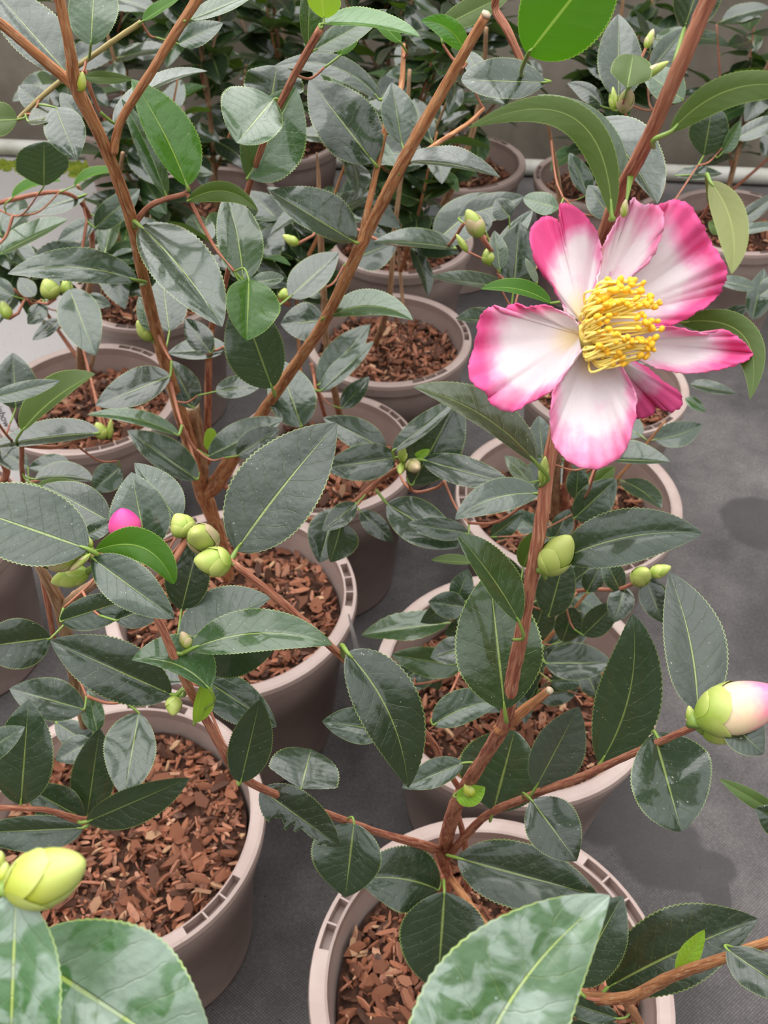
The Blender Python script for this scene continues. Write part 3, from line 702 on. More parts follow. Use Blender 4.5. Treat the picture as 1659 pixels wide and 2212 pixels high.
# ------------------------------------------------------------------ leaves, plant by plant
D_ = dict
leaves('S', [
 (35, 1925, 15, 2480, 112, 118, .190, .185, D_(st='w', curl=.06, p=(2, 1912, .192))),
 (40, 2050, 470, 2330, 165, 120, .205, .20, D_(st='w', curl=.08, p=(-10, 1960, .205))),
 (985, 2530, 1318, 1934, 168, 128, .200, .205, D_(sag=78, st='w', curl=.03, twig=True)),
])
leaves('B', [
 (563, 1705, 735, 1828, 54, 52, .475, .47, D_(torn=True, tilt=0, p=(556, 1697, .46))),
 (765, 1778, 746, 1938, 66, 84, .52, .53, D_()),
 (948, 1922, 772, 1900, 62, 72, .62, .60, D_(sag=-14)),
 (960, 1926, 945, 2142, 96, 90, .60, .62, D_()),
 (988, 1853, 1292, 1935, 76, 74, .60, .58, D_(p=(968, 1848, .64))),
 (1148, 1728, 1246, 1860, 62, 54, .45, .45, D_(p=(1130, 1727, .478))),
 (1238, 2128, 1345, 1935, 66, 55, .52, .50, D_()),
 (1312, 2134, 1638, 1985, 92, 62, .535, .50, D_(sag=8, p=(1330, 2156, .51))),
 (1463, 2106, 1522, 2008, 22, 16, .435, .42, D_(st='y', fold=60)),
 (1570, 2050, 1730, 2160, 42, 46, .385, .37, D_()),
 (1335, 2200, 1185, 2150, 28, 26, .52, .54, D_()), (1345, 2222, 1180, 2222, 30, 26, .54, .56, D_()),
 (1412, 1584, 1472, 1796, 104, 84, .352, .335, D_(curl=.12, blunt=.12, p=(1425, 1600, .347))),
 (1296, 1650, 1366, 1325, 70, 68, .41, .385, D_(sag=-30, p=(1280, 1672, .413))),
 (1507, 1535, 1445, 1236, 62, 76, .33, .36, D_(st='g', sag=-14, p=(1508, 1562, .325))),
 (1512, 1568, 1575, 1530, 30, 12, .322, .315, D_(st='m', under=True)),
 (1560, 1545, 1650, 1628, 58, 40, .315, .31, D_()),
 (1690, 1765, 1553, 1682, 16, 18, .40, .395, D_(under=True)), (1740, 1800, 1632, 1745, 42, 40, .39, .385, D_()),
 (1158, 1700, 1250, 1526, 52, 62, .455, .43, D_(st='g', p=(1140, 1722, .475))),
 (1066, 1752, 1112, 1578, 96, 68, .53, .50, D_(blunt=.25, p=(1058, 1770, .55))),
 (1090, 1532, 1058, 1240, 92, 92, .40, .385, D_(st='m', blunt=.18, p=(1095, 1550, .415))),
 (1122, 1345, 988, 1156, 26, 56, .345, .33, D_(sag=-8, st='m', blunt=.25, p=(1108, 1382, .365))),
 (1212, 1208, 1518, 1153, 62, 56, .335, .325, D_(sag=22, p=(1178, 1250, .345))),
 (1158, 1000, 892, 836, 28, 62, .305, .295, D_(sag=-26, st='o', fold=16, tilt=0, p=(1166, 1050, .322))),
 (510, 1190, 728, 914, 98, 84, .365, .36, D_(st='g', sag=6, curl=.03, p=(507, 1220, .355))),
 (413, 1402, 719, 1393, 52, 36, .37, .365, D_(sag=30, st='m', p=(400, 1450, .38))),
 (750, 1409, 882, 1702, 74, 58, .375, .39, D_(sag=28, curl=.08, p=(742, 1422, .40))),
 (1000, 1648, 868, 1702, 24, 32, .49, .48, D_()),
 (835, 1578, 696, 1558, 34, 42, .46, .46, D_()),
 (650, 1704, 672, 1618, 78, 74, .47, .49, D_(blunt=.75, fold=50)),
 (520, 1690, 562, 1510, 42, 48, .425, .40, D_(p=(512, 1668, .432))),
 (438, 1465, 598, 1570, 48, 48, .46, .46, D_()),
 (370, 1500, 108, 1383, 62, 66, .42, .41, D_(p=(398, 1478, .385))),
 (452, 1488, 284, 1426, 13, 62, .37, .365, D_(sag=-24, st='m', p=(424, 1540, .388))),
 (420, 1562, 442, 1462, 8, 30, .385, .375, D_(st='y', under=True, p=(424, 1535, .39))),
 (388, 1396, 585, 1292, 72, 22, .42, .42, D_(st='g', sag=6)),
 (410, 1408, 592, 1402, 10, 66, .41, .42, D_()),
 (402, 1470, 294, 1468, 8, 46, .42, .43, D_()),
 (206, 1190, 376, 1262, 40, 30, .372, .366, D_(sag=46, st='b', under=True, blunt=.3)),
 (200, 1206, 377, 1336, 52, 48, .355, .35, D_(p=(192, 1206, .362))),
 (190, 1186, -120, 1078, 72, 92, .352, .345, D_(st='g', curl=.03, p=(196, 1206, .362))),
 (318, 1192, 284, 1020, 62, 64, .41, .41, D_()), (386, 1125, 290, 1000, 22, 46, .43, .43, D_()),
 (235, 1125, 92, 1048, 40, 46, .47, .47, D_()), (178, 1160, 250, 1122, 16, 20, .40, .40, D_()),
 (392, 1318, 432, 1158, 52, 46, .43, .42, D_()),
 (130, 1342, 300, 1288, 34, 40, .46, .45, D_()), (250, 1340, 370, 1295, 34, 34, .44, .44, D_()),
 (440, 1160, 445, 1190, 8, 8, .40, .40, D_()),
 # around and above the flower
 (1140, 118, 1335, -130, 92, 96, .30, .28, D_(st='b', under=True, fold=14, curl=.02, p=(1142, 168, .41))),
 (1178, 178, 996, 172, 44, 50, .36, .35, D_(blunt=.35, p=(1142, 168, .41))),
 (1322, 468, 1010, 277, 36, 34, .272, .262, D_(sag=-138, st='m', under=True, fold=14, p=(1318, 474, .274))),
 (1346, 410, 1160, 205, 20, 34, .285, .278, D_(sag=-48, st='m')),
 (1448, 285, 1780, 212, 32, 34, .248, .24, D_(sag=62, st='m', under=True, fold=14, p=(1412, 318, .256))),
 (1292, 258, 1420, 440, 92, 40, .33, .31, D_(sag=6)),
 (1478, 62, 1535, -110, 50, 56, .26, .25, D_(p=(1440, 205, .25))),
 (1534, 392, 1580, 592, 34, 36, .265, .245, D_(sag=24, st='o', under=True, p=(1532, 436, .283))),
 (1468, 696, 1620, 864, 30, 34, .29, .275, D_(sag=82, st='m', under=True, fold=14)),
 (1190, 655, 1038, 625, 14, 26, .34, .335, D_(sag=-16, st='b', under=True)),
])
leaves('A', [
 (110, 1378, -50, 1398, 58, 52, .49, .48, D_()), (182, 1532, 20, 1488, 38, 46, .55, .54, D_()),
 (45, 1738, 62, 1510, 62, 66, .50, .48, D_(p=(52, 1747, .50))), (-60, 1640, 54, 1570, 32, 30, .47, .46, D_()),
 (200, 1602, 120, 1642, 26, 30, .60, .6, D_()), (300, 1540, 268, 1722, 54, 62, .56, .54, D_()),
 (188, 1766, 215, 1572, 44, 48, .58, .56, D_()), (188, 1775, 410, 1680, 36, 52, .53, .52, D_()),
 (180, 1788, -70, 1800, 48, 36, .55, .54, D_()), (180, 1768, 55, 1700, 46, 46, .57, .56, D_()),
 (210, 1580, 190, 1490, 25, 25, .6, .6, D_(st='m')), (120, 1560, 245, 1640, 30, 30, .62, .62, D_()),
])
leaves('C', [
 (1178, 1432, 1324, 1432, 44, 36, .74, .73, D_()), (1012, 1400, 930, 1420, 24, 32, .72, .72, D_()),
 (1000, 1440, 846, 1414, 36, 32, .78, .77, D_(st='m')), (936, 1566, 1088, 1512, 42, 30, .60, .60, D_(sag=12)),
 (1006, 1312, 925, 1300, 30, 30, .72, .72, D_()), (1000, 1290, 908, 1345, 28, 24, .74, .75, D_()),
 (1185, 1332, 1222, 1198, 44, 40, .68, .66, D_()), (1150, 1380, 1180, 1290, 34, 34, .72, .70, D_()),
 (1215, 1386, 1240, 1312, 30, 30, .76, .74, D_(blunt=.3)), (1260, 1372, 1335, 1300, 30, 30, .70, .68, D_()),
 (1340, 1275, 1305, 1205, 24, 26, .66, .65, D_()), (1352, 1268, 1325, 1345, 26, 28, .66, .66, D_()), (1395, 1252, 1432, 1345, 28, 30, .64, .64, D_()),
 (1268, 1278, 1298, 1220, 24, 22, .68, .67, D_()), (1022, 1216, 930, 1210, 5, 16, .66, .66, D_(st='m', under=True)),
 (1130, 1226, 1162, 1144, 26, 22, .70, .68, D_(st='m', under=True)), (1210, 1278, 1300, 1205, 26, 40, .72, .72, D_()),
 (860, 1480, 960, 1400, 40, 40, .82, .82, D_()), (1188, 1470, 1270, 1465, 20, 24, .80, .80, D_()), (1290, 1505, 1255, 1425, 26, 26, .80, .80, D_()),
 (1045, 1340, 960, 1370, 34, 30, .80, .8, D_()), (1100, 1420, 1020, 1480, 40, 36, .84, .84, D_()), (1160, 1500, 1250, 1490, 26, 30, .82, .82, D_()),
 (985, 1300, 1012, 1230, 25, 25, .73, .72, D_()), (1110, 1290, 1090, 1200, 30, 30, .74, .72, D_()), (900, 1400, 950, 1490, 30, 34, .84, .86, D_()),
 (1400, 1250, 1445, 1300, 14, 20, .64, .64, D_()),
])
leaves('D', [
 (912, 993, 1112, 1048, 32, 32, .62, .60, D_(p=(884, 1000, .635))), (890, 1048, 990, 862, 52, 62, .63, .62, D_(blunt=.2)), (848, 975, 992, 860, 26, 16, .615, .61, D_()),
 (857, 988, 700, 1012, 40, 40, .63, .63, D_(p=(880, 1000, .635))), (832, 970, 698, 902, 30, 36, .70, .70, D_()),
 (836, 1088, 992, 1182, 48, 46, .65, .64, D_()), (1012, 1152, 880, 1130, 24, 24, .63, .62, D_()), (770, 1088, 696, 1146, 22, 24, .64, .63, D_()),
 (738, 1128, 714, 1215, 46, 18, .64, .64, D_()), (722, 1100, 690, 1216, 42, 42, .68, .68, D_()), (778, 1104, 850, 1170, 22, 22, .66, .66, D_()),
 (1162, 1066, 983, 1122, 32, 40, .56, .55, D_(sag=-18)),
 (303, 488, 480, 706, 72, 56, .51, .49, D_(sag=10, p=(292, 492, .52))), (296, 606, 16, 592, 34, 44, .53, .50, D_(sag=-22, p=(306, 615, .566))),
 (525, 605, 488, 414, 42, 52, .50, .50, D_(st='m', sag=-6)), (537, 602, 533, 736, 66, 40, .49, .48, D_(st='b', wave=.08)), (540, 612, 614, 600, 20, 16, .50, .50, D_(st='m', blunt=.3)),
 (406, 434, 558, 456, 18, 22, .49, .48, D_(sag=32, st='m', under=True)),
 (404, 402, 284, 170, 34, 64, .485, .47, D_(st='b', sag=-8, fold=36)), (360, 424, 263, 214, 22, 24, .495, .48, D_(st='m', sag=-6)),
 (592, 214, 511, 309, 62, 88, .48, .47, D_(st='m', blunt=.2, fold=50, curl=.1)), (535, 384, 640, 188, 40, 74, .52, .52, D_(st='m', wave=.05)), (585, 222, 598, 142, 64, 66, .55, .54, D_(blunt=.4, wave=.08)),
 (808, 352, 668, 172, 64, 72, .525, .52, D_(wave=.06)), (822, 216, 588, 146, 26, 26, .56, .55, D_(sag=-40)),
 (766, 523, 582, 411, 38, 72, .545, .52, D_(curl=.1, wave=.05)), (868, 310, 846, 178, 34, 44, .50, .50, D_()),
 (878, 350, 1080, 384, 52, 12, .50, .50, D_(sag=10, wave=.05, p=(862, 378, .503))), (716, 682, 892, 692, 40, 26, .60, .57, D_(sag=26, st='m', p=(698, 702, .61))),
 (588, 838, 515, 638, 70, 56, .63, .60, D_(st='d', p=(594, 852, .655))), (368, 812, 206, 876, 38, 46, .62, .61, D_()), (386, 940, 188, 896, 12, 22, .66, .64, D_(sag=-14, st='m')),
 (426, 1036, 275, 930, 26, 42, .72, .70, D_()), (450, 986, 612, 905, 42, 26, .68, .66, D_()), (512, 985, 604, 925, 32, 28, .64, .64, D_()),
 (366, 716, 350, 598, 48, 46, .66, .66, D_()), (330, 715, 300, 640, 20, 20, .62, .62, D_(st='m')), (455, 762, 400, 688, 26, 28, .68, .68, D_()), (490, 752, 362, 762, 22, 30, .72, .72, D_()),
 (420, 882, 368, 778, 30, 34, .70, .70, D_()), (465, 846, 572, 828, 28, 22, .68, .67, D_()), (456, 980, 455, 924, 15, 15, .70, .69, D_(st='y', under=True, blunt=.6)),
 (700, 692, 606, 700, 40, 40, .66, .66, D_()), (652, 922, 600, 776, 48, 52, .70, .70, D_()), (626, 642, 732, 545, 42, 36, .74, .74, D_()),
 # top left
 (152, 166, -30, -40, 50, 66, .44, .43, D_(curl=.03)), (196, 98, 206, -70, 52, 58, .46, .45, D_(st='m', p=(190, 122, .498))), (180, 166, 288, 172, 14, 14, .48, .48, D_(st='m', under=True)),
 (246, 266, 448, 154, 44, 12, .52, .52, D_(sag=24)), (308, 46, 395, -10, 24, 14, .485, .48, D_(st='b', under=True)), (412, 42, 565, -22, 28, 22, .44, .43, D_(st='m', p=(400, 45, .425))),
 (385, 95, 482, 50, 26, 26, .50, .50, D_()), (60, 262, 134, 250, 40, 22, .50, .50, D_(st='o')), (120, 232, 166, 346, 44, 40, .50, .50, D_()), (38, 258, -60, 262, 40, 40, .5, .5, D_(st='m', under=True)),
 (100, 240, 40, 185, 26, 30, .54, .54, D_()), (175, 260, 130, 200, 20, 22, .56, .56, D_()),
 # top middle
 (666, 106, 668, -50, 18, 28, .46, .45, D_(st='m')), (694, 52, 908, 80, 58, 14, .44, .43, D_(st='b', sag=10)), (676, 110, 836, 20, 22, 28, .46, .46, D_(st='m')),
 (866, 92, 798, 28, 16, 18, .52, .52, D_(st='b', under=True)), (1004, 112, 908, 45, 26, 22, .47, .46, D_(st='b', sag=-20, fold=50)), (950, 60, 1110, -20, 30, 30, .47, .46, D_(st='m', under=True)),
 (735, 120, 770, 40, 26, 24, .48, .48, D_(st='b', under=True)), (1008, 112, 1060, 200, 22, 22, .55, .55, D_()),
 (700, 40, 690, -40, 30, 40, .44, .43, D_(st='y', under=True)),
])
leaves('H', [
 (95, 402, 95, 306, 60, 58, .62, .60, D_(blunt=.4, fold=40)), (26, 428, 132, 392, 32, 6, .68, .67, D_(st='b', under=True, sag=10)), (160, 402, 255, 372, 26, 6, .70, .69, D_(st='b', under=True, sag=10)),
 (-4, 550, 148, 474, 46, 22, .68, .67, D_(st='m')), (205, 492, 302, 408, 28, 30, .84, .82, D_()), (150, 624, 206, 768, 46, 46, .84, .84, D_()),
 (75, 640, 40, 600, 18, 18, .88, .88, D_()), (100, 660, 60, 700, 20, 20, .88, .88, D_()), (130, 690, 70, 735, 16, 16, .9, .9, D_()), (190, 640, 240, 660, 14, 16, .9, .9, D_()),
 (110, 640, 120, 590, 16, 16, .88, .88, D_(st='m')), (30, 640, -30, 600, 20, 20, .85, .85, D_()), (205, 480, 125, 520, 22, 22, .86, .86, D_()), (185, 420, 60, 460, 24, 26, .82, .82, D_()),
])
leaves('P', [
 (34, 882, 28, 762, 44, 48, .72, .70, D_()), (47, 932, 206, 808, 58, 22, .56, .54, D_(st='m', under=True, sag=12, p=(47, 964, .60))), (-24, 862, 132, 822, 18, 20, .535, .53, D_()),
 (215, 936, -24, 968, 16, 42, .60, .58, D_(sag=-6)), (60, 1010, -20, 960, 24, 26, .72, .72, D_()), (75, 1035, 204, 1040, 34, 10, .68, .68, D_(sag=8)), (80, 1048, 200, 1055, 18, 14, .67, .67, D_(st='m', under=True)),
 (150, 1000, 60, 1010, 20, 24, .74, .74, D_()), (260, 1010, 200, 1060, 30, 30, .66, .66, D_()),
])
leaves('E', [
 (692, 845, 808, 738, 26, 18, .90, .88, D_()), (738, 882, 798, 814, 22, 20, .95, .95, D_()), (690, 830, 800, 700, 40, 30, .93, .92, D_()), (985, 537, 808, 522, 14, 42, .76, .74, D_(sag=-4)),
 (700, 640, 640, 600, 20, 22, .88, .88, D_()), (760, 560, 860, 520, 34, 40, .9, .9, D_()),
])
leaves('O', [
 (1100, 622, 928, 598, 12, 30, .66, .64, D_()), (1082, 694, 984, 688, 12, 32, .62, .60, D_()),
 (1240, 1120, 1332, 1034, 36, 42, .76, .74, D_()), (1244, 1078, 1250, 1000, 24, 24, .78, .77, D_()), (1280, 1052, 1328, 1008, 18, 20, .76, .76, D_(st='m', under=True)), (1308, 992, 1448, 998, 46, 8, .68, .66, D_()),
 (1172, 988, 1164, 898, 28, 28, .66, .66, D_()), (1146, 1042, 1090, 984, 18, 20, .68, .68, D_(st='o')), (1060, 1160, 1130, 1108, 20, 24, .80, .80, D_()), (1200, 1160, 1230, 1100, 22, 26, .8, .8, D_()),
 (1110, 622, 1122, 478, 44, 44, .62, .60, D_()), (1062, 562, 1152, 452, 20, 22, .66, .66, D_()), (990, 472, 1132, 424, 30, 30, .72, .72, D_()), (940, 522, 1062, 418, 44, 44, .80, .80, D_()),
 (1208, 450, 1130, 428, 24, 24, .60, .60, D_(st='m', blunt=.3)), (1050, 502, 1028, 456, 22, 22, .60, .60, D_()), (1080, 582, 1068, 498, 20, 22, .60, .60, D_(st='m')), (1100, 470, 1070, 430, 26, 24, .64, .64, D_()),
 (1160, 612, 1134, 556, 8, 10, .58, .58, D_(st='o')),
 (1336, 216, 1336, 30, 48, 54, .60, .60, D_()), (1355, 190, 1368, 118, 42, 44, .57, .58, D_(st='m', blunt=.7, under=True)), (1476, 216, 1384, 148, 36, 42, .62, .62, D_(st='m')), (1405, 150, 1480, 60, 24, 30, .64, .64, D_()),
 (1520, 336, 1540, 224, 42, 44, .78, .76, D_(blunt=.2)), (1300, 230, 1225, 180, 20, 14, .62, .62, D_(sag=-10)), (1590, 300, 1690, 250, 20, 20, .78, .78, D_()), (1560, 330, 1600, 260, 12, 20, .77, .77, D_(st='m')),
 (1350, 400, 1285, 360, 24, 24, .64, .64, D_()), (1270, 420, 1230, 330, 22, 26, .66, .66, D_()), (1460, 380, 1560, 375, 22, 14, .78, .78, D_()), (1320, 470, 1270, 400, 30, 26, .6, .6, D_()),
])
leaves('N', [
 (1575, 497, 1690, 412, 18, 16, .92, .90, D_()), (1570, 505, 1700, 482, 14, 10, .90, .90, D_()), (1632, 622, 1540, 604, 14, 18, .90, .90, D_()), (1625, 690, 1650, 580, 26, 30, .92, .92, D_()), (1640, 640, 1700, 600, 24, 24, .9, .9, D_()),
 (1490, 830, 1590, 850, 18, 12, .86, .86, D_()), (1480, 860, 1525, 890, 14, 12, .86, .86, D_(st='m')), (1560, 500, 1530, 480, 16, 16, .9, .9, D_(st='m', under=True)), (1540, 700, 1620, 660, 16, 16, .95, .95, D_()),
])

# ------------------------------------------------------------------ buds
bud('S', 18, 1925, 183, 1862, 118, .190, .185, M_BUDY, M_BUDY, 5, .9, 1.0)
bud('S', 4, 1915, 14, 1862, 30, .195, None, M_BUDY, M_BUDY, 4); bud('S', -8, 1880, 2, 1838, 30, .2, None, M_BUDY, M_BUDY, 4)
bud('B', 172, 1208, 58, 1188, 66, .355, .35, M_BUD2, M_BUD2, 7)
bud('B', 190, 1236, 110, 1258, 44, .365, .37, M_BUD, M_BUD, 5)
bud('B', 196, 1196, 150, 1234, 16, .352, .35, M_BUD2, M_BUD2, 3, 1.0)
bud('B', 196, 1185, 190, 1158, 14, .358, .358, M_BUD, M_BUD, 3)
bud('B', 275, 1165, 262, 1098, 70, .385, .38, M_BUDP, M_BUD, 4, .8, .5)
bud('B', 408, 1158, 378, 1110, 52, .375, .372, M_BUD, M_BUD, 6)
bud('B', 452, 1176, 420, 1150, 62, .372, .345, M_BUD, M_BUD2, 6)
bud('B', 500, 1216, 418, 1210, 62, .355, .35, M_BUD, M_BUD, 6)
bud('B', 376, 1505, 374, 1546, 34, .385, .38, M_BUD, M_BUD, 5)
bud('B', 408, 1400, 392, 1364, 26, .372, .37, M_BUD2, M_BUD2, 4)
bud('B', 1176, 1238, 1232, 1158, 66, .338, .325, M_BUD, M_BUD, 6, .9)
bud('B', 1500, 1556, 1700, 1498, 112, .315, .31, M_BUDW, M_BUD, 6, .85, .62)
bud('B', 1516, 1582, 1612, 1588, 44, .325, .325, M_BUDY, M_BUD, 5)
bud('B', 1498, 1572, 1488, 1524, 24, .325, .325, M_BUD, M_BUD2, 4)
bud('B', 1022, 1720, 1006, 1690, 28, .51, .51, M_BUDY, M_BUDY, 3)
leaf('B', 985, 1722, 1048, 1700, 24, 22, .515, .505, st='y', sag=-6, fold=50)
bud('B', 1172, 1046, 1178, 985, 22, .318, .315, M_BUD, M_BUD, 4)
bud('B', 1346, 470, 1352, 430, 16, .272, .27, M_BUD2, M_BUD2, 3)
bud('C', 1374, 1256, 1398, 1232, 40, .635, .615, M_BUD, M_BUD, 5); bud('C', 1402, 1242, 1450, 1224, 28, .635, .63, M_BUD, M_BUD, 5)
bud('D', 875, 1002, 870, 955, 26, .63, .62, M_BUD, M_BUD, 4); bud('D', 886, 1002, 902, 1012, 30, .63, .61, M_BUD2, M_BUD2, 5); bud('D', 868, 1002, 864, 1024, 18, .63, .62, M_BUD, M_BUD, 4)
leaf('D', 890, 996, 928, 970, 10, 12, .625, .62, st='y')
bud('D', 326, 735, 296, 692, 30, .63, .62, M_BUD, M_BUD, 5)
bud('D', 176, 198, 178, 154, 18, .435, .43, M_BUDY, M_BUDY, 3)
bud('H', 118, 645, 96, 602, 40, .87, .86, M_BUD, M_BUD, 5); bud('H', 146, 640, 142, 600, 26, .88, .88, M_BUD, M_BUD, 4); bud('H', 20, 690, 4, 650, 24, .86, .86, M_BUD, M_BUD, 4)
bud('H', 226, 948, 208, 912, 28, 1.0, .99, M_BUD, M_BUD, 5); bud('H', 236, 948, 240, 905, 14, 1.0, .99, M_BUD, M_BUD, 4)
bud('E', 645, 528, 610, 508, 20, .80, .80, M_BUD, M_BUD, 4); bud('E', 612, 650, 616, 622, 24, .84, .84, M_BUD, M_BUD, 4)
bud('O', 1040, 512, 1008, 452, 38, .585, .58, M_BUD, M_BUD2, 6); bud('O', 1056, 572, 1052, 536, 26, .60, .60, M_BUD, M_BUD, 4); bud('O', 1010, 545, 985, 505, 14, .62, .62, M_BUD, M_BUD, 3)
bud('O', 1345, 240, 1360, 192, 34, .60, .58, M_BUD2, M_BUD2, 6); bud('O', 1326, 240, 1322, 184, 18, .60, .60, M_BUD, M_BUD, 4); bud('O', 1365, 180, 1446, 132, 22, .58, .57, M_BUD, M_BUD2, 4); bud('O', 1395, 105, 1412, 62, 18, .6, .6, M_BUD2, M_BUD2, 4)
bud('N', 1570, 495, 1578, 458, 14, .90, .90, M_BUD, M_BUD, 3); bud('N', 1574, 500, 1592, 474, 14, .90, .90, M_BUD2, M_BUD, 3)

# ------------------------------------------------------------------ the open flower
def flower():
    pl = PL['B']; zc = .318
    c = at(1275, 715, zc)
    e = bpy.data.objects.new('flower', None)
    # receptacle: a small calyx disc that carries the petals
    V, Fc, U = tube_data([at(1268, 735, zc+.010), at(1272, 725, zc+.004), at(1276, 716, zc-.001)], [.0025, .0048, .0035], 14)
    fl = link('flower', [v - c for v in V], Fc, M_FIL, pl.root, loc=c - pl.o, uvs=U)
    def petal(bx, by, zb, zt, pts, pink, ripple=.0012, n=6, shade=lambda x, y: 0.0):
        rj = random.Random(int(bx*7+by)); P = catmull([(float(x), float(y)) for x, y in pts], 7); m = len(P); K = 22
        J = [(rj.uniform(-2, 2), rj.uniform(-2, 2)) for _ in P]
        V, Fc, U, A = [], [], [], []
        for i, (x, y) in enumerate(P):
            a = i/(m-1)
            # closeness to the free edge (ends of the outline run back to the claw)
            rim = smooth(0, .16, a)*smooth(0, .16, 1-a)
            for k in range(K+1):
                q = k/K
                px, py = bx + (x-bx)*q + J[i][0]*q**5, by + (y-by)*q + J[i][1]*q**5
                z = zb + (zt-zb)*q**1.3 + q*q*ripple*math.sin(a*n*6.28) + ripple*.35*q**4*math.sin(a*n*23) + ripple*.35*q**2*math.sin(a*n*11+2)
                z += .006*q*(1-q)
                V.append(at(px, py, z) - c); U.append((a, q))
                e_ = smooth(.58, 1.02, q)*pink*(.35 + .65*rim) + shade(px, py)*smooth(.25, .6, q)
                A.append(e_)
        for i in range(m-1):
            for k in range(K):
                s = i*(K+1)+k; Fc.append((s, s+1, s+K+2, s+K+1))
        o = link('petal', V, Fc, M_PETAL, fl, uvs=U, attr=A)
        md = o.modifiers.new('thickness', 'SOLIDIFY'); md.thickness = .0004
        return o
    petal(1320, 770, zc+.004, zc+.022, [(1360, 778), (1398, 796), (1436, 828), (1470, 852), (1470, 878), (1448, 889), (1424, 880), (1416, 872), (1408, 896), (1380, 903), (1355, 890), (1335, 840), (1325, 800)], 1.1, .001, 4, lambda x, y: .75)
    petal(1300, 690, zc, zc-.004, [(1300, 640), (1330, 560), (1380, 470), (1425, 441), (1452, 433), (1486, 440), (1516, 482), (1532, 516), (1552, 546), (1571, 580), (1565, 612), (1545, 646), (1505, 676), (1455, 701), (1425, 706), (1370, 715), (1325, 722)], 1.0, .0022, 5, lambda x, y: .62*smooth(1420, 1530, x)*smooth(610, 480, y) + .5*smooth(1440, 1400, x)*smooth(560, 460, y) + .35*smooth(600, 690, y)*smooth(1380, 1440, x))
    petal(1285, 665, zc-.002, zc-.010, [(1284, 640), (1290, 600), (1297, 560), (1304, 528), (1320, 494), (1340, 462), (1357, 452), (1367, 426), (1386, 441), (1402, 441), (1426, 447), (1436, 476), (1428, 510), (1414, 548), (1398, 568), (1368, 592), (1335, 626), (1312, 655)], .55, .0018, 4, lambda x, y: .10)
    petal(1255, 690, zc+.002, zc+.002, [(1240, 690), (1220, 672), (1210, 650), (1190, 614), (1157, 566), (1143, 516), (1150, 486), (1175, 468), (1200, 470), (1209, 484), (1207, 450), (1221, 439), (1256, 456), (1281, 490), (1298, 526), (1300, 562), (1288, 614), (1276, 645), (1268, 672)], .75, .0028, 3, lambda x, y: .95*smooth(1240, 1165, x + (y-560)*.35) + .35*smooth(520, 450, y))
    petal(1250, 722, zc, zc-.006, [(1247, 702), (1232, 684), (1208, 670), (1176, 660), (1150, 662), (1136, 666), (1118, 657), (1100, 658), (1086, 673), (1070, 662), (1052, 668), (1034, 696), (1027, 740), (1013, 784), (1018, 824), (1050, 849), (1060, 870), (1102, 889), (1140, 873), (1176, 852), (1200, 835), (1230, 795), (1254, 758)], 1.0, .0020, 4, lambda x, y: .40*smooth(1075, 1020, x))
    petal(1330, 738, zc+.001, zc-.008, [(1345, 718), (1425, 706), (1460, 706), (1505, 716), (1530, 721), (1560, 711), (1590, 726), (1614, 746), (1626, 764), (1610, 781), (1570, 796), (1505, 806), (1445, 803), (1405, 791), (1352, 768)], .85, .0015, 4, lambda x, y: .55*smooth(1530, 1600, x))
    petal(1275, 745, zc-.001, zc-.012, [(1255, 758), (1220, 810), (1196, 846), (1190, 890), (1192, 935), (1201, 966), (1226, 996), (1270, 1012), (1306, 1007), (1341, 985), (1361, 945), (1372, 896), (1373, 856), (1355, 815), (1322, 772), (1300, 752)], .75, .0014, 4, lambda x, y: .15*smooth(960, 1010, y))
    # stamens
    rr = random.Random(5)
    fm = []
    for i in range(135):
        th = rr.uniform(0, 2*math.pi); r = math.sqrt(rr.uniform(.12, 1))
        tx = 1346 + 88*r*math.cos(th); ty = 692 + 96*r*math.sin(th)
        if tx < 1290: tx += rr.uniform(5, 40)
        bx, by = 1280 + 20*r*math.cos(th+.2), 716 + 56*r*math.sin(th)
        zb = zc - .003; zt = zc - .011 - .014*(1-r)*rr.uniform(.6, 1.2) - rr.uniform(0, .004)
        mx, my = bx*.55 + tx*.45 - 18*(1-.3*r) + rr.uniform(-9, 9), by*.5 + ty*.5 + 18*r*math.sin(th) + rr.uniform(-12, 12)
        P = [at(bx, by, zb), at(mx, my, zb*.5+zt*.5 - .002), at(tx, ty, zt)]
        C = [Vector(q) for q in catmull([tuple(p) for p in P], 5)]
        V, Fc, U = tube_data(C, [.00042]*len(C), 5); mi = [0]*len(Fc)
        d = (C[-1]-C[-2]).normalized(); s = .00088*rr.uniform(.75, 1.2)
        ax = (d.orthogonal()*rr.uniform(-1, 1) + d).normalized()
        e0 = C[-1]; A_ = [e0 - ax*s*1.3, e0 - ax*s*.9, e0, e0 + ax*s*.9, e0 + ax*s*1.3]
        V2, F2, U2 = tube_data(A_, [s*.3, s*.85, s*1.05, s*.85, s*.3], 7); i0 = len(V)
        V += V2; U += U2; Fc += [tuple(q+i0 for q in f) for f in F2]; mi += [1]*len(F2)
        link('stamen', [v - C[0] for v in V], Fc, None, fl, loc=C[0] - c, uvs=U, mats=[M_FIL, M_ANTH], fm=mi)
flower()

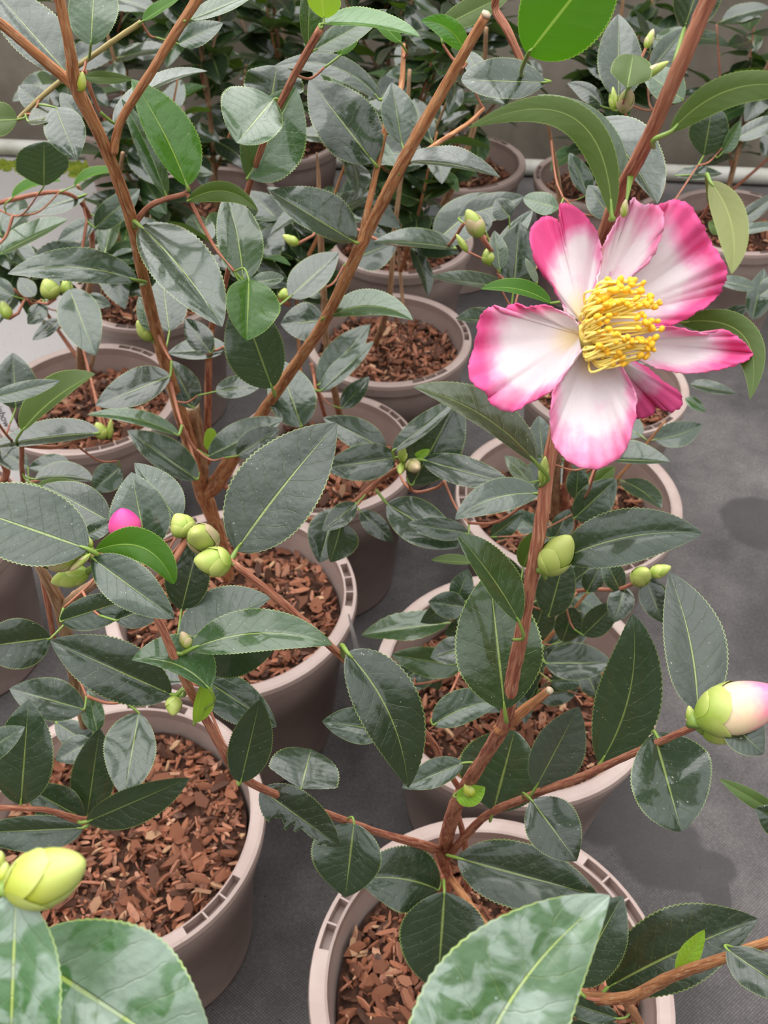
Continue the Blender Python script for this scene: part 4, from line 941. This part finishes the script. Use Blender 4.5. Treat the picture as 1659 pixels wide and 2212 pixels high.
# ------------------------------------------------------------------ foliage of the plants further back
PROTO = []
def proto_leaf(seed):
    rr = random.Random(seed); nu, nv = 22, 3; V, U, Fc = [], [], []
    wid = rr.uniform(.21, .27); cv = rr.uniform(.05, .22); fo = rr.uniform(.12, .4); sg = rr.uniform(-.06, .06)
    for i in range(nu+1):
        u = i/nu; f = prof(u)*(1 + (.04 if i % 2 else -.02))
        for j in range(-nv, nv+1):
            v = j/nv; V.append((wid*f*v + sg*4*u*(1-u), u, -cv*u*u + fo*wid*f*abs(v)*(1-.3*abs(v)) + .02*f*math.sin(u*9+seed)*v*v)); U.append((u, .5+.5*v))
    m = 2*nv+1
    for i in range(nu):
        for j in range(2*nv):
            a = i*m+j; Fc.append((a, a+1, a+m+1, a+m))
    i0 = len(V); V2, F2, U2 = tube_data([Vector((0, -.10, -.01)), Vector((0, .0, .0)), Vector((sg*.4, .10, -.004))], [.016, .017, .010], 5)
    V += [tuple(v) for v in V2]; Fc += [tuple(q+i0 for q in f) for f in F2]; U += [(.5, .5)]*len(V2)
    for st in 'ddm':
        pass
    out = {}
    for st in ('d', 'm', 'b'):
        o = link('leaf', [Vector(v)*.07 for v in V], Fc, LM[st], uvs=U); out[st] = o.data; bpy.data.objects.remove(o)
    return out
PROTO = [proto_leaf(k) for k in range(7)]
def foliage(key, n, h0, h1, seed, spread=.12, lean=(0, 0), base=None, nb=4, trunk=True):
    p = PL[key]; rr = random.Random(seed)
    b = Vector(base) if base else p.o + Vector((rr.uniform(-.03, .03), rr.uniform(-.03, .03), p.lv - .01))
    top = p.o + Vector((lean[0], lean[1], POTH + h1*.9))
    tips = []
    def br(P, r0, r1, m, name):
        C = catmull([(*v, r) for v, r in zip(P, [r0 + (r1-r0)*i/(len(P)-1) for i in range(len(P))])], 5)
        pts = [Vector(c[:3]) for c in C]; V, Fc, U = tube_data(pts, [c[3] for c in C], 7, .07)
        link(name, [v - pts[0] for v in V], Fc, m, p.root, loc=pts[0] - p.o, uvs=U); p.pts += pts; return pts
    mid = b.lerp(top, .5) + Vector((rr.uniform(-.02, .02), rr.uniform(-.02, .02), 0))
    lines = []
    if trunk: lines.append(br([b, mid, top], .0055, .002, M_TAN, 'trunk'))
    for k in range(nb):
        t = rr.uniform(.12, .62); s = b.lerp(mid, t*2) if t < .5 else mid.lerp(top, t*2-1); a = k*2*math.pi/nb + rr.uniform(-.5, .5)
        e = s + Vector((math.cos(a)*spread*rr.uniform(.6, 1.1), math.sin(a)*spread*rr.uniform(.6, 1.1), rr.uniform(.10, .24)))
        e.z = min(e.z, POTH + h1); lines.append(br([s, s.lerp(e, .5) + Vector((0, 0, -.015)), e], .003, .0012, rr.choice((M_BARK, M_RED, M_TAN)), 'branch'))
    for q in range(n):
        L = rr.choice(lines); pt = None
        for _ in range(12):
            c = L[rr.randrange(len(L)//6, len(L))]
            if c.z > POTH + h0: pt = c; break
        if pt is None: pt = L[-1]
        a = rr.uniform(0, 2*math.pi); el = rr.uniform(-.35, .75)
        d = Vector((math.cos(a)*math.cos(el), math.sin(a)*math.cos(el), math.sin(el)))
        nz = (Vector((0, 0, 1)) + Vector((rr.gauss(0, .45), rr.gauss(0, .45), 0))); nz = (nz - d*nz.dot(d)).normalized(); x = d.cross(nz)
        S = rr.uniform(.052, .086)
        M = Matrix((x, d, nz)).transposed().to_4x4(); M = Matrix.Translation(pt - p.o + d*S*.11) @ M @ Matrix.Diagonal((S/.07, S/.07, S/.07, 1))
        o = bpy.data.objects.new('leaf', PROTO[rr.randrange(7)][rr.choice('dddddm')]); COL.objects.link(o); o.parent = p.root; o.matrix_local = M
foliage('E', 70, .17, .46, 1, .10, (-.02, .05), nb=3, trunk=False, base=(-.1, .98, SOILZ))
foliage('F', 95, 0.14, .46, 2, 0.09, (.03, .03), nb=4, trunk=False)
foliage('J', 125, 0.06, .50, 3, 0.11, (.02, 0), nb=5)
foliage('G', 110, 0.05, .52, 4, .14, (0, 0), nb=5)
foliage('R', 130, 0.05, .50, 5, .13, (0, 0), nb=5)
foliage('Q', 120, 0.04, .50, 6, 0.115, (0, 0), nb=5)
foliage('L', 100, 0.05, .50, 7, .13, (-.02, 0), nb=5)
foliage('M', 60, 0.08, .46, 8, .11, (.03, .03), nb=4)
foliage('U', 130, 0.03, .50, 9, 0.11, (0, -.02), nb=6)
foliage('K', 120, 0.05, .48, 10, .14, (0, -.02), nb=6)
foliage('I', 110, 0.08, .46, 11, .11, (0, 0), nb=4)
foliage('H', 40, 0.15, .42, 12, .09, (0, 0), nb=2, trunk=False)
foliage('N', 6, .10, .25, 13, .07, (0, 0), nb=2)
foliage('C', 16, .01, .12, 21, .09, (0, 0), nb=4, trunk=False)
foliage('O', 12, .01, .14, 22, .08, (0, 0), nb=3, trunk=False)
foliage('S', 6, .10, .30, 14, .08, (-.05, -.08), nb=2, trunk=False)

# ------------------------------------------------------------------ labels stuck between the pots
def quad_card(name, corners, m, th, label, cat):
    c = sum(corners, Vector())/4; n = (corners[1]-corners[0]).cross(corners[3]-corners[0]).normalized()
    V = [v - c + n*th for v in corners] + [v - c - n*th for v in corners]
    o = link(name, V, [(0, 1, 2, 3), (7, 6, 5, 4), (0, 4, 5, 1), (1, 5, 6, 2), (2, 6, 7, 3), (3, 7, 4, 0)], m, loc=c, smooth_=False)
    tag(o, label, cat); return o, c, n
v0, zt = on_plane(2, 965, SOILZ)
zt -= .02
cs = [at(10, 858, zt-.03), at(40, 925, zt), at(-40, 972, zt+.012), at(-72, 905, zt-.02)]
card, cc, cn = quad_card('plant_label', cs, M_WHITE, .0004, 'white printed name label standing in the chips behind grey leaves', 'label')
fc = bpy.data.curves.new('lettering', 'FONT'); fc.body = 'Rainbow'; fc.size = .013; fc.align_x = 'CENTER'; fc.extrude = .00015
fo = bpy.data.objects.new('tmp', fc); COL.objects.link(fo)
dg = bpy.context.evaluated_depsgraph_get(); tm = bpy.data.meshes.new_from_object(fo.evaluated_get(dg)); bpy.data.objects.remove(fo)
tm.materials.clear(); tm.materials.append(M_INK)
lt = bpy.data.objects.new('lettering', tm); COL.objects.link(lt); lt.parent = card
if cn.dot(FW) > 0: cn = -cn
ex = (cs[1]-cs[0]).normalized(); ey = cn.cross(ex).normalized()
mid = (cs[0]+cs[1])/2 - ey*.016
M = Matrix((ex, ey, cn)).transposed().to_4x4(); lt.matrix_local = Matrix.Translation(mid - cc + cn*.0006 - ex*.004) @ M

def stake():
    tip = at(753, 1326, 1.0); foot, _ = on_plane(803, 1545, 0.001)
    d = foot - tip; L = d.length
    def p(k, px): q = tip + d*k; return q - RT*(px/2*1.05/F), q + RT*(px/2*1.05/F)
    (b1, b2), (e1, e2) = p(.40, 15), p(1.0, 26)
    n = FW*-.0005
    a = tip - RT*.0008
    f = [a, b1, e1, e2, b2, tip + RT*.0008]
    V = [v - e1 + n for v in f] + [v - e1 - n for v in f]
    o = link('plant_label', V, [(0, 1, 4, 5), (1, 2, 3, 4), (11, 10, 7, 6), (10, 9, 8, 7)] + [(i, i+6, (i+1) % 6+6, (i+1) % 6) for i in range(6)], M_WHITE, loc=e1, smooth_=False)
    tag(o, 'white pointed label stake leaning on the rim of a chip-filled pot', 'label')
stake()
